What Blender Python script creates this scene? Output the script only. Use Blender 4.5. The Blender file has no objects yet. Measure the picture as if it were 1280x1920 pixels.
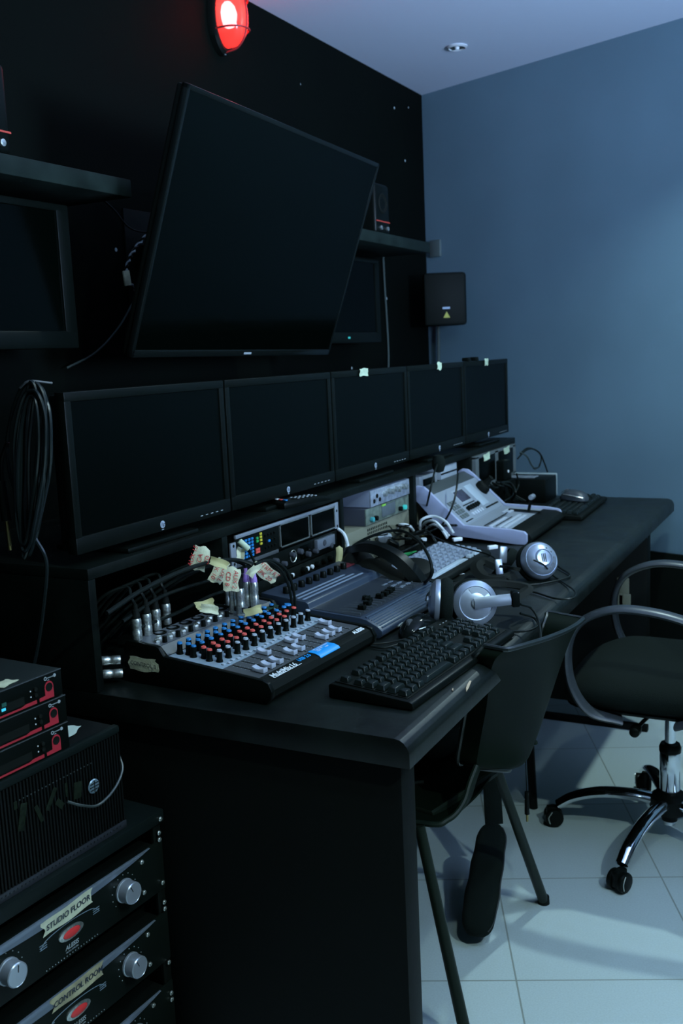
import bpy, bmesh, math, random
from mathutils import Vector, Matrix, Euler
random.seed(7)
R = math.radians
PI = math.pi
SC = bpy.context.scene
COL = SC.collection

# ------------------------------------------------------------------ camera
CAMX = Vector((0.8889, 0.4568, -0.0437))     # right
CAMY = Vector((-0.0326, 0.1601, 0.9866))     # up
CAMZ = Vector((0.4574, -0.8751, 0.1571))     # back
CAMP = Vector((0, 0, 1.31))
CAMX.normalize(); CAMZ.normalize()
CAMY = CAMZ.cross(CAMX).normalized(); CAMX = CAMY.cross(CAMZ)
cam_d = bpy.data.cameras.new('camera'); cam = bpy.data.objects.new('camera', cam_d); COL.objects.link(cam)
cam.matrix_world = Matrix(((CAMX.x, CAMY.x, CAMZ.x, CAMP.x), (CAMX.y, CAMY.y, CAMZ.y, CAMP.y), (CAMX.z, CAMY.z, CAMZ.z, CAMP.z), (0, 0, 0, 1)))
cam_d.lens = 1850 / 1920 * 36; cam_d.sensor_width = 36; cam_d.clip_start = .05
cam_d.dof.use_dof = True; cam_d.dof.focus_distance = 1.75; cam_d.dof.aperture_fstop = 7.0
SC.camera = cam
SC.view_settings.view_transform = 'Standard'; SC.view_settings.look = 'None'
SC.view_settings.gamma = 1; SC.view_settings.use_curve_mapping = False
SC.view_settings.exposure = 0.0
# ------------------------------------------------------------------ world and lamps
w = bpy.data.worlds.new('world'); SC.world = w; w.use_nodes = True
w.node_tree.nodes['Background'].inputs[0].default_value = (.35, .5, .75, 1)
w.node_tree.nodes['Background'].inputs[1].default_value = .05

def lamp(name, loc, power, col, size, to=None, spread=None, kind='AREA'):
    d = bpy.data.lights.new(name, kind); d.energy = power; d.color = col
    if kind == 'AREA':
        d.shape = 'DISK'; d.size = size
        if spread: d.spread = R(spread)
    else: d.shadow_soft_size = size
    o = bpy.data.objects.new(name, d); COL.objects.link(o); o.location = loc
    if to: o.rotation_euler = (Vector(to) - Vector(loc)).to_track_quat('-Z', 'Y').to_euler()
    return o
CW = (.70, .97, 1.0)
# ceiling downlights of the room (outside the frame), one more in the far corner, an added blue fill from the right to brighten the ceiling
lamp('downlight_lamp', (-.25, 3.05, 2.34), 10.5, CW, .06, (-.30, 2.7, 0), 125)
lamp('downlight_lamp', (1.05, .75, 2.34), 32, CW, .06)
lamp('downlight_lamp', (.15, .95, 2.34), 8, CW, .06)
lamp('downlight_lamp', (-.35, -.5, 2.34), .8, CW, .06)
lamp('blue_ceiling_fill', (1.74, 1.3, 1.60), 105, (.46, .68, 1.0), .9, (.25, 2.05, 2.45), 100)

# ------------------------------------------------------------------ helpers
def at(px, py, z):                        # point of the plane height z seen at a photo position
    d = CAMX * (px - 640) - CAMY * (py - 960) - CAMZ * 1850
    return CAMP + d * ((z - CAMP.z) / d.z)
def atx(px, py, x):
    d = CAMX * (px - 640) - CAMY * (py - 960) - CAMZ * 1850
    return CAMP + d * ((x - CAMP.x) / d.x)
def aty(px, py, y):
    d = CAMX * (px - 640) - CAMY * (py - 960) - CAMZ * 1850
    return CAMP + d * ((y - CAMP.y) / d.y)

def mat(name, col, rough=.5, metal=0, emit=None, es=1, bump=0, bscale=200, var=0, vscale=20, coat=0, spec=.5, col2=None):
    if max(col) < .032:                    # the blacks of this room: deep, faintly green
        col = (col[0] * .5, col[1] * .62, col[2] * .48)
        if spec == .5: spec = .14
    m = bpy.data.materials.new(name); m.use_nodes = True
    nt = m.node_tree; b = nt.nodes['Principled BSDF']; N = nt.nodes.new; L = nt.links.new
    b.inputs['Base Color'].default_value = (*col, 1); b.inputs['Roughness'].default_value = rough
    b.inputs['Metallic'].default_value = metal; b.inputs['Coat Weight'].default_value = coat
    b.inputs['Specular IOR Level'].default_value = spec
    tc = N('ShaderNodeTexCoord')
    if var:
        n = N('ShaderNodeTexNoise'); n.inputs['Scale'].default_value = vscale; n.inputs['Detail'].default_value = 6
        L(tc.outputs['Object'], n.inputs['Vector'])
        r = N('ShaderNodeMix'); r.data_type = 'RGBA'
        c2 = col2 or tuple(min(1, c * (1 + var)) for c in col); c1 = tuple(c * (1 - var) for c in col) if not col2 else col
        r.inputs[6].default_value = (*c1, 1); r.inputs[7].default_value = (*c2, 1)
        cr = N('ShaderNodeValToRGB'); cr.color_ramp.elements[0].position = .35; cr.color_ramp.elements[1].position = .65
        L(n.outputs['Fac'], cr.inputs[0]); L(cr.outputs[0], r.inputs[0]); L(r.outputs[2], b.inputs['Base Color'])
        ma = N('ShaderNodeMapRange'); ma.inputs[3].default_value = max(0, rough - .1); ma.inputs[4].default_value = min(1, rough + .12)
        L(n.outputs['Fac'], ma.inputs[0]); L(ma.outputs[0], b.inputs['Roughness'])
    if bump:
        n2 = N('ShaderNodeTexNoise'); n2.inputs['Scale'].default_value = bscale; n2.inputs['Detail'].default_value = 4
        L(tc.outputs['Object'], n2.inputs['Vector'])
        bp = N('ShaderNodeBump'); bp.inputs['Strength'].default_value = bump; bp.inputs['Distance'].default_value = .002
        L(n2.outputs['Fac'], bp.inputs['Height']); L(bp.outputs[0], b.inputs['Normal'])
    if emit:
        b.inputs['Emission Color'].default_value = (*emit, 1); b.inputs['Emission Strength'].default_value = es
    return m

def speck(m, scale, size, col, mask=.5):
    """paint chips: small irregular pale spots scattered over a painted surface"""
    nt = m.node_tree; b = nt.nodes['Principled BSDF']; N = nt.nodes.new; L = nt.links.new
    tc = N('ShaderNodeTexCoord'); v = N('ShaderNodeTexVoronoi'); v.inputs['Scale'].default_value = scale
    L(tc.outputs['Object'], v.inputs['Vector'])
    lt = N('ShaderNodeMath'); lt.operation = 'LESS_THAN'; lt.inputs[1].default_value = size
    L(v.outputs['Distance'], lt.inputs[0])
    n = N('ShaderNodeTexNoise'); n.inputs['Scale'].default_value = scale * .35; L(tc.outputs['Object'], n.inputs['Vector'])
    gt = N('ShaderNodeMath'); gt.operation = 'GREATER_THAN'; gt.inputs[1].default_value = mask
    L(n.outputs['Fac'], gt.inputs[0])
    mu = N('ShaderNodeMath'); mu.operation = 'MULTIPLY'; L(lt.outputs[0], mu.inputs[0]); L(gt.outputs[0], mu.inputs[1])
    mx = N('ShaderNodeMix'); mx.data_type = 'RGBA'; L(mu.outputs[0], mx.inputs[0])
    src = b.inputs['Base Color']
    if src.links: L(src.links[0].from_socket, mx.inputs[6])
    else: mx.inputs[6].default_value = src.default_value
    mx.inputs[7].default_value = (*col, 1); L(mx.outputs[2], b.inputs['Base Color'])
    return m

class B:
    def __init__(s): s.bm = bmesh.new(); s.mi = 0
    def _add(s, t, M=None):
        if M: bmesh.ops.transform(t, matrix=M, verts=t.verts)
        for f in t.faces: f.material_index = s.mi
        me = bpy.data.meshes.new('tmp'); t.to_mesh(me); t.free(); s.bm.from_mesh(me); bpy.data.meshes.remove(me); return s
    def box(s, x0, x1, y0, y1, z0, z1, bev=0, seg=2, M=None):
        t = bmesh.new(); bmesh.ops.create_cube(t, size=1)
        for v in t.verts:
            v.co = Vector((x0 if v.co.x < 0 else x1, y0 if v.co.y < 0 else y1, z0 if v.co.z < 0 else z1))
        if bev: bmesh.ops.bevel(t, geom=t.edges[:], offset=bev, segments=seg, affect='EDGES', profile=.5)
        return s._add(t, M)
    def cyl(s, p0, p1, r, r2=None, n=20, bev=0, M=None):
        p0 = Vector(p0); p1 = Vector(p1); d = p1 - p0
        t = bmesh.new(); bmesh.ops.create_cone(t, cap_ends=True, segments=n, radius1=r, radius2=r if r2 is None else r2, depth=d.length)
        if bev:
            e = [e for e in t.edges if abs(e.verts[0].co.z - e.verts[1].co.z) < 1e-6]
            bmesh.ops.bevel(t, geom=e, offset=bev, segments=2, affect='EDGES', profile=.5)
        A = Matrix.Translation((p0 + p1) / 2) @ d.to_track_quat('Z', 'Y').to_matrix().to_4x4()
        return s._add(t, (M @ A) if M else A)
    def lathe(s, prof, M=None, n=28, sx=1, sy=1):
        t = bmesh.new(); rings = []
        for r, z in prof:
            if r < 1e-5: rings.append([t.verts.new((0, 0, z))])
            else: rings.append([t.verts.new((r * sx * math.cos(2 * PI * i / n), r * sy * math.sin(2 * PI * i / n), z)) for i in range(n)])
        for a, b in zip(rings, rings[1:]):
            for i in range(n):
                j = (i + 1) % n
                if len(a) == 1 and len(b) == 1: continue
                if len(a) == 1: t.faces.new((a[0], b[i], b[j]))
                elif len(b) == 1: t.faces.new((a[i], a[j], b[0]))
                else: t.faces.new((a[i], a[j], b[j], b[i]))
        bmesh.ops.recalc_face_normals(t, faces=t.faces)
        return s._add(t, M)
    def prism(s, poly, a, b, axis='x', bev=0, M=None):
        """outline extruded from a to b. axis x: poly=(y,z); y: poly=(x,z); z: poly=(x,y)"""
        t = bmesh.new()
        def c(p, k): return (k, p[0], p[1]) if axis == 'x' else (p[0], k, p[1]) if axis == 'y' else (p[0], p[1], k)
        A = [t.verts.new(c(p, a)) for p in poly]; Bv = [t.verts.new(c(p, b)) for p in poly]
        t.faces.new(A); t.faces.new(Bv[::-1])
        for i in range(len(poly)):
            j = (i + 1) % len(poly); t.faces.new((A[i], A[j], Bv[j], Bv[i]))
        bmesh.ops.recalc_face_normals(t, faces=t.faces)
        if bev: bmesh.ops.bevel(t, geom=t.edges[:], offset=bev, segments=2, affect='EDGES', profile=.5)
        return s._add(t, M)
    def tube(s, pts, r, n=8, sub=6, closed=False, r2=None, flat=1, up=None):
        P = [Vector(p) for p in pts]
        if len(P) > 2 and sub > 1:
            Q = []; m = len(P)
            for i in range(m if closed else m - 1):
                p0 = P[(i - 1) % m] if closed or i > 0 else P[0] * 2 - P[1]
                p1 = P[i]; p2 = P[(i + 1) % m]
                p3 = P[(i + 2) % m] if closed or i + 2 < m else P[-1] * 2 - P[-2]
                for k in range(sub):
                    u = k / sub
                    Q.append(.5 * ((2 * p1) + (p2 - p0) * u + (2 * p0 - 5 * p1 + 4 * p2 - p3) * u * u + (3 * p1 - p0 - 3 * p2 + p3) * u ** 3))
            if not closed: Q.append(P[-1])
            P = Q
        t = bmesh.new(); rings = []; m = len(P); nrm = None
        for i, p in enumerate(P):
            T = ((P[(i + 1) % m] - P[i - 1]) if closed else (P[min(i + 1, m - 1)] - P[max(i - 1, 0)])).normalized()
            if up is not None: nrm = Vector(up) - T * T.dot(Vector(up)); nrm.normalize()
            elif nrm is None:
                nrm = T.orthogonal().normalized()
            else: nrm = (nrm - T * nrm.dot(T)).normalized()
            bn = T.cross(nrm); rr = r if r2 is None else r + (r2 - r) * i / (m - 1)
            rings.append([t.verts.new(p + nrm * math.cos(2 * PI * k / n) * rr * flat + bn * math.sin(2 * PI * k / n) * rr) for k in range(n)])
        for i in range(m if closed else m - 1):
            a = rings[i]; b = rings[(i + 1) % m]
            for k in range(n): t.faces.new((a[k], a[(k + 1) % n], b[(k + 1) % n], b[k]))
        if not closed: t.faces.new(rings[0][::-1]); t.faces.new(rings[-1])
        bmesh.ops.recalc_face_normals(t, faces=t.faces)
        return s._add(t)
    def grid(s, f, nu, nv, thick=0, keep=None):
        t = bmesh.new(); V = [[t.verts.new(f(i / nu, j / nv)) for j in range(nv + 1)] for i in range(nu + 1)]
        for i in range(nu):
            for j in range(nv):
                if keep and not keep((i + .5) / nu, (j + .5) / nv): continue
                t.faces.new((V[i][j], V[i + 1][j], V[i + 1][j + 1], V[i][j + 1]))
        for v in [v for v in t.verts if not v.link_faces]: t.verts.remove(v)
        if thick:
            t.normal_update()
            bmesh.ops.solidify(t, geom=t.faces[:], thickness=thick)
        return s._add(t)
    def mesh(s, name):
        me = bpy.data.meshes.new(name); s.bm.to_mesh(me); s.bm.free()
        for p in me.polygons: p.use_smooth = True
        me.set_sharp_from_angle(angle=R(35)); return me

def obj(name, b, m, parent=None, loc=(0, 0, 0), rot=(0, 0, 0), scale=None):
    me = b.mesh(name) if isinstance(b, B) else b
    if isinstance(b, B):
        for x in (m if isinstance(m, (list, tuple)) else [m]): me.materials.append(x)
    o = bpy.data.objects.new(name, me); COL.objects.link(o)
    o.location = loc; o.rotation_euler = rot
    if scale: o.scale = scale
    if parent: o.parent = parent
    return o
def tag(o, label, cat, group=None):
    o['label'] = label; o['category'] = cat
    if group: o['group'] = group
    return o
def thing(name, label, cat, loc=(0, 0, 0), rz=0, group=None, rot=None):
    o = bpy.data.objects.new(name, None); o.empty_display_size = .05; COL.objects.link(o)
    o.location = loc; o.rotation_euler = rot if rot else (0, 0, rz)
    return tag(o, label, cat, group)
def struct(name, b, m, loc=(0, 0, 0), rot=(0, 0, 0)):
    o = obj(name, b, m, None, loc, rot); o['kind'] = 'structure'; return o
def M4(loc, rx=0, ry=0, rz=0): return Matrix.Translation(loc) @ Euler((rx, ry, rz)).to_matrix().to_4x4()
def look(loc, nrm, roll=0):
    return Matrix.Translation(loc) @ Vector(nrm).to_track_quat('Z', 'Y').to_matrix().to_4x4() @ Matrix.Rotation(roll, 4, 'Z')
_txt = {}
def text(name, s, size, m, parent, loc, rot=(0, 0, 0), ext=.0002, shear=0, al='CENTER', bold=0):
    k = (s, size, ext, shear, al, m.name, bold)
    if k not in _txt:
        cu = bpy.data.curves.new('t', 'FONT'); cu.body = s; cu.size = size; cu.extrude = ext; cu.shear = shear
        cu.offset = bold; cu.align_x = al; cu.align_y = 'CENTER'; cu.resolution_u = 3
        t = bpy.data.objects.new('t', cu); me = bpy.data.meshes.new_from_object(t); me.name = name
        me.materials.clear(); me.materials.append(m); bpy.data.objects.remove(t); _txt[k] = me
    return obj(name, _txt[k], m, parent, loc, rot)

# ------------------------------------------------------------------ materials
black_paint = speck(mat('black_paint', (.006, .008, .008), .42, var=.35, vscale=9, bump=.25, bscale=60), 38, .075, (.35, .4, .38), .62)
desk_paint = mat('desk_black_paint', (.007, .010, .010), .42, spec=.35, var=.4, vscale=14, bump=.3, bscale=45)
panel_paint = mat('panel_black_paint', (.005, .006, .006), .6, bump=.2, bscale=50)
wood_raw = mat('bare_wood', (.45, .33, .22), .8)
wall_black = speck(mat('wall_black_paint', (.0022, .0036, .0030), .75, spec=.07, var=.2, vscale=3, bump=.2, bscale=30), 11, .055, (.40, .46, .48), .50)
wall_blue = mat('wall_blue_grey', (.125, .205, .26), .6, var=.06, vscale=2.5, bump=.12, bscale=40)
ceil_m = mat('ceiling_white', (.70, .74, .88), .8)
trim_m = mat('black_wainscot', (.008, .010, .010), .5)
plastic = mat('black_plastic', (.005, .0065, .0065), .38, bump=.05, bscale=900)
plastic_g = mat('glossy_black_plastic', (.010, .011, .013), .12)
plastic_m = mat('matt_black_plastic', (.005, .007, .0065), .6, bump=.1, bscale=600)
screen_m = mat('dark_screen', (.0012, .0024, .0022), .28, spec=.07)
screen_g = mat('glossy_dark_screen', (.0010, .0020, .0018), .14, spec=.07)
rubber = mat('rubber', (.010, .011, .011), .7)
cable_m = mat('black_cable', (.014, .016, .018), .38)
cable_w = mat('white_cable', (.62, .66, .68), .45)
silver = mat('silver_plastic', (.42, .46, .52), .28, metal=.55)
chrome = mat('chrome', (.75, .78, .82), .08, metal=1)
nickel = mat('nickel', (.62, .65, .62), .34, metal=.9, var=.25, vscale=300)
gold = mat('brass', (.62, .48, .20), .25, metal=1)
dgrey = mat('dark_grey_metal', (.06, .066, .072), .45)
grey = mat('mid_grey_panel', (.20, .225, .25), .5)
lgrey = mat('light_grey_panel', (.30, .34, .38), .5)
white = mat('white_print', (.75, .78, .8), .6)
whiteish = mat('grey_print', (.32, .36, .38), .6)
red = mat('red_plastic', (.75, .10, .08), .4)
redp = mat('red_print', (.42, .02, .035), .45)
blue = mat('blue_plastic', (.02, .20, .50), .4)
bluelab = mat('blue_sticker', (.01, .30, .75), .4)
green = mat('green_plastic', (.03, .35, .10), .4)
yellow = mat('yellow_plastic', (.60, .50, .04), .4)
purple = mat('violet_rubber', (.42, .24, .68), .5)
tape = mat('masking_tape', (.62, .62, .42), .7, var=.12, vscale=60, bump=.3, bscale=300)
tapeg = mat('pale_green_tape', (.50, .60, .42), .7, var=.1, vscale=60)
ink = mat('red_ink', (.55, .03, .03), .7)
inkb = mat('black_ink', (.02, .03, .05), .7)
olive = mat('beige_grey_metal', (.17, .17, .12), .5)
lilac = mat('lilac_grey_plastic', (.33, .36, .50), .42, bump=.05)
swgrey = mat('switcher_grey', (.24, .27, .31), .45)
keylt = mat('pale_key', (.40, .45, .52), .45)
keydk = mat('dark_key', (.014, .017, .020), .28)
navy = mat('navy_metal', (.022, .034, .055), .38)
navy2 = mat('navy_ridges', (.035, .055, .085), .42)
fabric = mat('black_fabric', (.008, .012, .012), .9, bump=.5, bscale=500)
ledg = mat('teal_led', (.02, .2, .2), .4, emit=(.05, .7, .7), es=.5)

# ------------------------------------------------------------------ setting
fm = mat('floor_tiles', (.5, .58, .58), .33, spec=.45)
nt = fm.node_tree; N = nt.nodes.new; L = nt.links.new; bs = nt.nodes['Principled BSDF']
tc = N('ShaderNodeTexCoord'); mp = N('ShaderNodeMapping'); mp.vector_type = 'TEXTURE'
mp.inputs['Location'].default_value = (-.588, 1.821, 0); mp.inputs['Rotation'].default_value = (0, 0, R(24.1))
L(tc.outputs['Object'], mp.inputs['Vector'])
bk = N('ShaderNodeTexBrick'); bk.offset = 0; bk.inputs['Scale'].default_value = 1; bk.inputs['Brick Width'].default_value = .404
bk.inputs['Row Height'].default_value = .404; bk.inputs['Mortar Size'].default_value = .0022; bk.inputs['Mortar Smooth'].default_value = .3
bk.inputs['Color1'].default_value = (.43, .50, .49, 1); bk.inputs['Color2'].default_value = (.455, .53, .52, 1); bk.inputs['Mortar'].default_value = (.24, .27, .24, 1)
L(mp.outputs[0], bk.inputs['Vector'])
nz = N('ShaderNodeTexNoise'); nz.inputs['Scale'].default_value = 260; nz.inputs['Detail'].default_value = 3; L(tc.outputs['Object'], nz.inputs['Vector'])
mr = N('ShaderNodeMapRange'); mr.inputs[3].default_value = .86; mr.inputs[4].default_value = 1.14; L(nz.outputs['Fac'], mr.inputs[0])
mm = N('ShaderNodeMix'); mm.data_type = 'RGBA'; mm.blend_type = 'MULTIPLY'; mm.inputs[0].default_value = 1
L(bk.outputs['Color'], mm.inputs[6]); L(mr.outputs[0], mm.inputs[7]); L(mm.outputs[2], bs.inputs['Base Color'])

struct('floor', B().box(-1.75, 1.9, -1.3, 4.3, -.06, 0), fm)
struct('ceiling', B().box(-1.75, 1.9, -1.3, 4.3, 2.374, 2.43), ceil_m)
struct('wall_left', B().box(-1.75, -1.66, -1.3, 4.12, 0, 2.374), wall_black)
WA = math.atan2(-.354, 1)                 # the far wall runs at an angle to the desk
struct('wall_far', B().box(-.02, 3.78, 0, .08, 0, 2.374), wall_blue, (-1.66, 4.07, 0), (0, 0, WA))
struct('trim_1', B().box(-.01, 3.7, -.014, 0, 0, .542, .002), trim_m, (-1.66, 4.07, 0), (0, 0, WA))
wall_dk = mat('wall_dark_paint', (.035, .045, .05), .7)
struct('wall_right', B().box(1.8, 1.88, -1.3, 4.2, 0, 2.374), wall_dk)
struct('wall_back', B().box(-1.75, 1.9, -1.3, -1.22, 0, 2.374), wall_dk)

# ------------------------------------------------------------------ desk and hutch
YN, YF, XF, XH = 1.2515, 3.645, -.56, -1.144
desk = thing('studio_desk', 'long black-painted built-in desk with scuffed rounded front edge', 'desk', (-1.1, 2.45, 0))
def lo(o):                                # keep world-coordinates meshes under an offset root
    o.location = o.location - o.parent.location; return o
prof = [(-1.62, .705), (XF, .705), (XF, .728)] + [(XF - .024 + .024 * math.cos(a), .726 + .024 * math.sin(a)) for a in [R(15), R(32), R(50), R(68), R(90)]] + [(-1.62, .75)]
lo(obj('worktop', B().prism(prof, YN, YF, 'y', .0012), desk_paint, desk))
lo(obj('end_panel', B().box(-1.60, -.58, YN + .012, YN + .062, 0, .705, .0015), panel_paint, desk))
lo(obj('end_panel', B().box(-1.60, -.585, 3.27, 3.325, .085, .705, .002), panel_paint, desk))
lo(obj('floor_bar', B().box(-1.60, -.585, 3.285, 3.31, 0, .022, .002), panel_paint, desk))  # thin dark bar along the floor below the raised far panel
lo(obj('base_post', B().box(-1.60, -1.50, 3.285, 3.31, .02, .09, .002), panel_paint, desk))
lo(obj('support_strut', B().tube([(-.779, 2.60, 0), (-.80, 2.62, .35), (-.82, 2.64, .706)], .012, 10, 1), panel_paint, desk))
lo(obj('back_panel', B().box(-1.63, -1.60, YN + .03, YF, 0, .705), panel_paint, desk))
for (px, py, ln, wd) in ((884, 1287, .040, .010), (849, 1293, .012, .005)):
    q0 = at(px, py, .744 if ln > .02 else .7503); tilt_ = .7071 if ln > .02 else 0; q0.x = -.5665 if tilt_ else q0.x
    Mc = Matrix(((0, -(1 - tilt_ ** 2) ** .5, tilt_, q0.x), (1, 0, 0, q0.y), (0, tilt_, (1 - tilt_ ** 2) ** .5, .7436 if tilt_ else .7502), (0, 0, 0, 1)))
    o = lo(obj('paint_chip', B().prism([(-ln / 2, -wd * .4), (-ln * .1, -wd * .2), (ln / 2, wd * .35), (ln * .4, wd * .6), (0, wd * .4), (-ln * .3, wd * .1)], -.0004, .0006, 'z', 0, Mc), wood_raw, desk)); o['label'] = 'bare wood showing where the black edge paint has chipped'

hutch = thing('equipment_hutch', 'low black wooden shelf unit along the back of the desk under the monitors', 'shelf', (-1.38, 2.45, .75))
lo(obj('top_board', B().box(-1.60, XH, YN, YF, .950, .970, .002), black_paint, hutch))
for (y0, y1) in ((YN, YN + .018), (1.655, 1.675), (2.185, 2.203), (2.655, 2.675), (3.145, 3.163), (YF - .018, YF)):
    lo(obj('side_panel' if y0 in (YN, YF - .018) else 'divider', B().box(-1.60, XH - .001, y0, y1, .7505, .950, .001), black_paint, hutch))
lo(obj('back_board', B().box(-1.61, -1.60, YN, YF, .7505, .97), black_paint, hutch))

# ------------------------------------------------------------------ desktop monitors
hp_white = mat('logo_silver', (.45, .52, .62), .35, metal=.3)
def monitor_proto(label, loc):
    t = thing('computer_monitor', label, 'monitor', loc, PI / 2 + 0, 'row of widescreen monitors on the hutch')
    W, H0, H1 = .472, .022, .299
    b = B(); bz = .017
    b.box(-W / 2, W / 2, 0, .022, H0, H0 + .030, .0025).box(-W / 2, W / 2, 0, .022, H1 - bz, H1, .0025)
    b.box(-W / 2, -W / 2 + bz, .0005, .022, H0 + .02, H1 - .005, .0025).box(W / 2 - bz, W / 2, .0005, .022, H0 + .02, H1 - .005, .0025)
    obj('bezel', b, plastic, t)
    obj('screen', B().box(-W / 2 + .014, W / 2 - .014, .004, .010, H0 + .027, H1 - .014), screen_m, t)
    obj('rear_housing', B().box(-W / 2 + .004, W / 2 - .004, .018, .040, H0 + .004, H1 - .004, .006).box(-.16, .16, .035, .058, .06, .25, .012), plastic_m, t)
    obj('stand_neck', B().box(-.035, .035, .058, .075, .01, .17, .004), plastic, t)
    obj('stand_base', B().box(-.11, .11, -.005, .17, 0, .010, .004), plastic, t)
    l = obj('logo_disc', B().lathe([(0, 0), (.0072, 0), (.0072, .0006), (0, .0008)], M4((0, 0, 0), R(90))), hp_white, t, (0, -.0003, H0 + .0135))
    text('logo_letters', 'hp', .0115, inkb, l, (0, -.0009, .0003), (R(90), 0, 0), .0001, .35)
    obj('power_light', B().box(-.0035, .0035, -.0004, .001, 0, .0012), hp_white, t, (0, 0, H0 + .003))
    b = B()
    for k in range(5): b.box(.125 + k * .018, .133 + k * .018, -.0004, .001, H0 + .008, H0 + .0095)
    obj('menu_marks', b, whiteish, t)
    return t
def copy_tree(o, parent=None):
    c = o.copy(); COL.objects.link(c); c.parent = parent
    for ch in o.children: copy_tree(ch, c)
    return c
ml = ['black monitor nearest the camera with a cable coil hung at its corner', 'black monitor second from the near end, above the handheld remote',
      'middle black monitor of the row with white tape on its top edge', 'black monitor second from the far end with small pale tape at its top corner',
      'farthest black monitor of the row with two small clips and tape on top']
m0 = monitor_proto(ml[0], (-1.165, YN + .238, .970))
for k in range(1, 5):
    c = copy_tree(m0); c.location.y = YN + .238 + .4772 * k; c['label'] = ml[k]
def tapequad(name, label, parts, loc, rot, w, h, m=tape, txt=None, tm=ink, ts=.01, bend=.004, group=None, lines=None, seed=0, cat='tape'):
    rs = random.Random(seed); ph = [rs.uniform(0, 6) for _ in range(4)]
    def f(u, v):
        x = (u - .5) * w * (1 + .06 * math.sin(v * 5 + ph[0])) + h * .06 * math.sin(v * 9 + ph[2]); y = (v - .5) * h * (1 + .05 * math.sin(u * 6 + ph[1])) + h * .05 * math.sin(u * 8 + ph[3])
        return (x, y, bend * (math.sin(u * 4 + ph[2]) + .6 * math.sin(v * 5 + ph[3])))
    o = obj(name, B().grid(f, 8, 6, .0003), m, None, loc, rot)
    tag(o, label, cat, group)
    if txt:
        for i, s in enumerate(txt):
            yy = ((len(txt) - 1) / 2 - i) * ts * 1.15
            k = text('handwriting', s, ts, tm, o, (0, yy, bend * 1.65 + .0006), (0, 0, rs.uniform(-.06, .06)), .0001, .15)
    return o
tapequad('tape_strip', 'pale torn tape on the top edge of the middle monitor', 0, (-1.161, 2.385, 1.262), (R(90), 0, R(90)), .052, .020, tapeg, seed=3, bend=.0012, group='tape on monitor tops')
tapequad('tape_strip', 'narrow pale tape on the top edge of the fourth monitor', 0, (-1.161, 2.93, 1.262), (R(90), R(8), R(90)), .030, .024, tapeg, seed=5, bend=.0012, group='tape on monitor tops')
tapequad('tape_strip', 'pale tape folded over the top edge of the farthest monitor', 0, (-1.161, 3.38, 1.263), (R(90), 0, R(90)), .042, .024, tapeg, seed=9, bend=.0012, group='tape on monitor tops')
for yy, ll in ((3.225, 'left small black clip on top of the farthest monitor'), (3.305, 'right small black clip on top of the farthest monitor')):
    tag(obj('screen_clip', B().box(-.013, .013, -.012, .012, 0, .013, .003).box(-.009, .009, -.014, -.010, -.008, .008, .001), plastic, None, (-1.18, yy, 1.2695), (0, 0, PI / 2)), ll, 'clip', 'clips on the farthest monitor')

# ------------------------------------------------------------------ big television
tv = thing('wall_television', 'large black flat television tilted down on the black wall', 'television', (-1.292, 2.17, 1.581), rot=(R(19.3), R(.7), R(91.9)))
W, H = .96, .56
b = B().box(-W / 2, W / 2, 0, .016, H / 2 - .012, H / 2, .003).box(-W / 2, W / 2, 0, .016, -H / 2, -H / 2 + .018, .003)
b.box(-W / 2, -W / 2 + .012, 0, .016, -H / 2, H / 2, .003).box(W / 2 - .012, W / 2, 0, .016, -H / 2, H / 2, .003)
obj('bezel', b, plastic_g, tv)
obj('screen', B().box(-W / 2 + .010, W / 2 - .010, .0015, .008, -H / 2 + .016, H / 2 - .010), screen_g, tv)
obj('rear_housing', B().box(-W / 2 + .002, W / 2 - .002, .014, .030, -H / 2 + .002, H / 2 - .002, .005).box(-.32, .32, .028, .058, -.22, .10, .012), plastic_m, tv)
obj('brand_badge', B().box(-.018, .018, -.0008, .001, -H / 2 + .006, -H / 2 + .011), whiteish, tv)
br = thing('television_bracket', 'black steel tilt bracket between television and wall', 'bracket', (-1.66, 2.17, 1.58), PI / 2)
obj('wall_plate', B().box(-.12, .12, -.006, 0, -.12, .12, .002), plastic_m, br)
for sx in (-.09, .06): obj('arm', B().box(sx, sx + .03, -.29, -.004, -.03, .03, .003), plastic_m, br)

# ------------------------------------------------------------------ wall shelves with speakers, small televisions
shelf_paint = speck(mat('shelf_paint', (.022, .029, .0315), .5, var=.3, vscale=12), 50, .06, (.35, .42, .40), .62)
def shelf(label, y0, y1):
    t = thing('wall_shelf', label, 'shelf', (-1.66, (y0 + y1) / 2, 1.665), 0, 'thick black wall shelves')
    h = (y1 - y0) / 2
    obj('board', B().box(0, .26, -h, h, 0, .037, .002), shelf_paint, t)
    return t
shelf_l = shelf('thick black wall shelf left of the big television', .55, 1.768)
shelf_r = shelf('thick black wall shelf right of the big television', 2.80, 3.472)
rk_red = mat('red_speaker_line', (.55, .06, .04), .4)
def speaker(label, y, x=-1.47):
    t = thing('desktop_speaker', label, 'speaker', (x, y, 1.702), PI / 2, 'small studio speakers on the wall shelves')
    obj('cabinet', B().box(-.055, .055, 0, .15, 0, .165, .012, 3), plastic, t)
    obj('woofer', B().lathe([(.034, 0), (.030, .003), (.012, -.004), (0, -.002)], M4((0, 0, 0), R(90))), rubber, t, (0, -.001, .100))
    obj('accent_line', B().box(-.053, .053, -.0015, .001, .040, .0435), rk_red, t)
    for s in (-1, 1): obj('knob', B().cyl((0, 0, 0), (0, -.008, 0), .007, n=14, bev=.001), nickel, t, (.026 * s, 0, .020))
    return t
speaker('small black speaker with red line on the left wall shelf', 1.385, -1.41)
speaker('small black speaker with red line on the right wall shelf', 3.11, -1.42)
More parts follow.
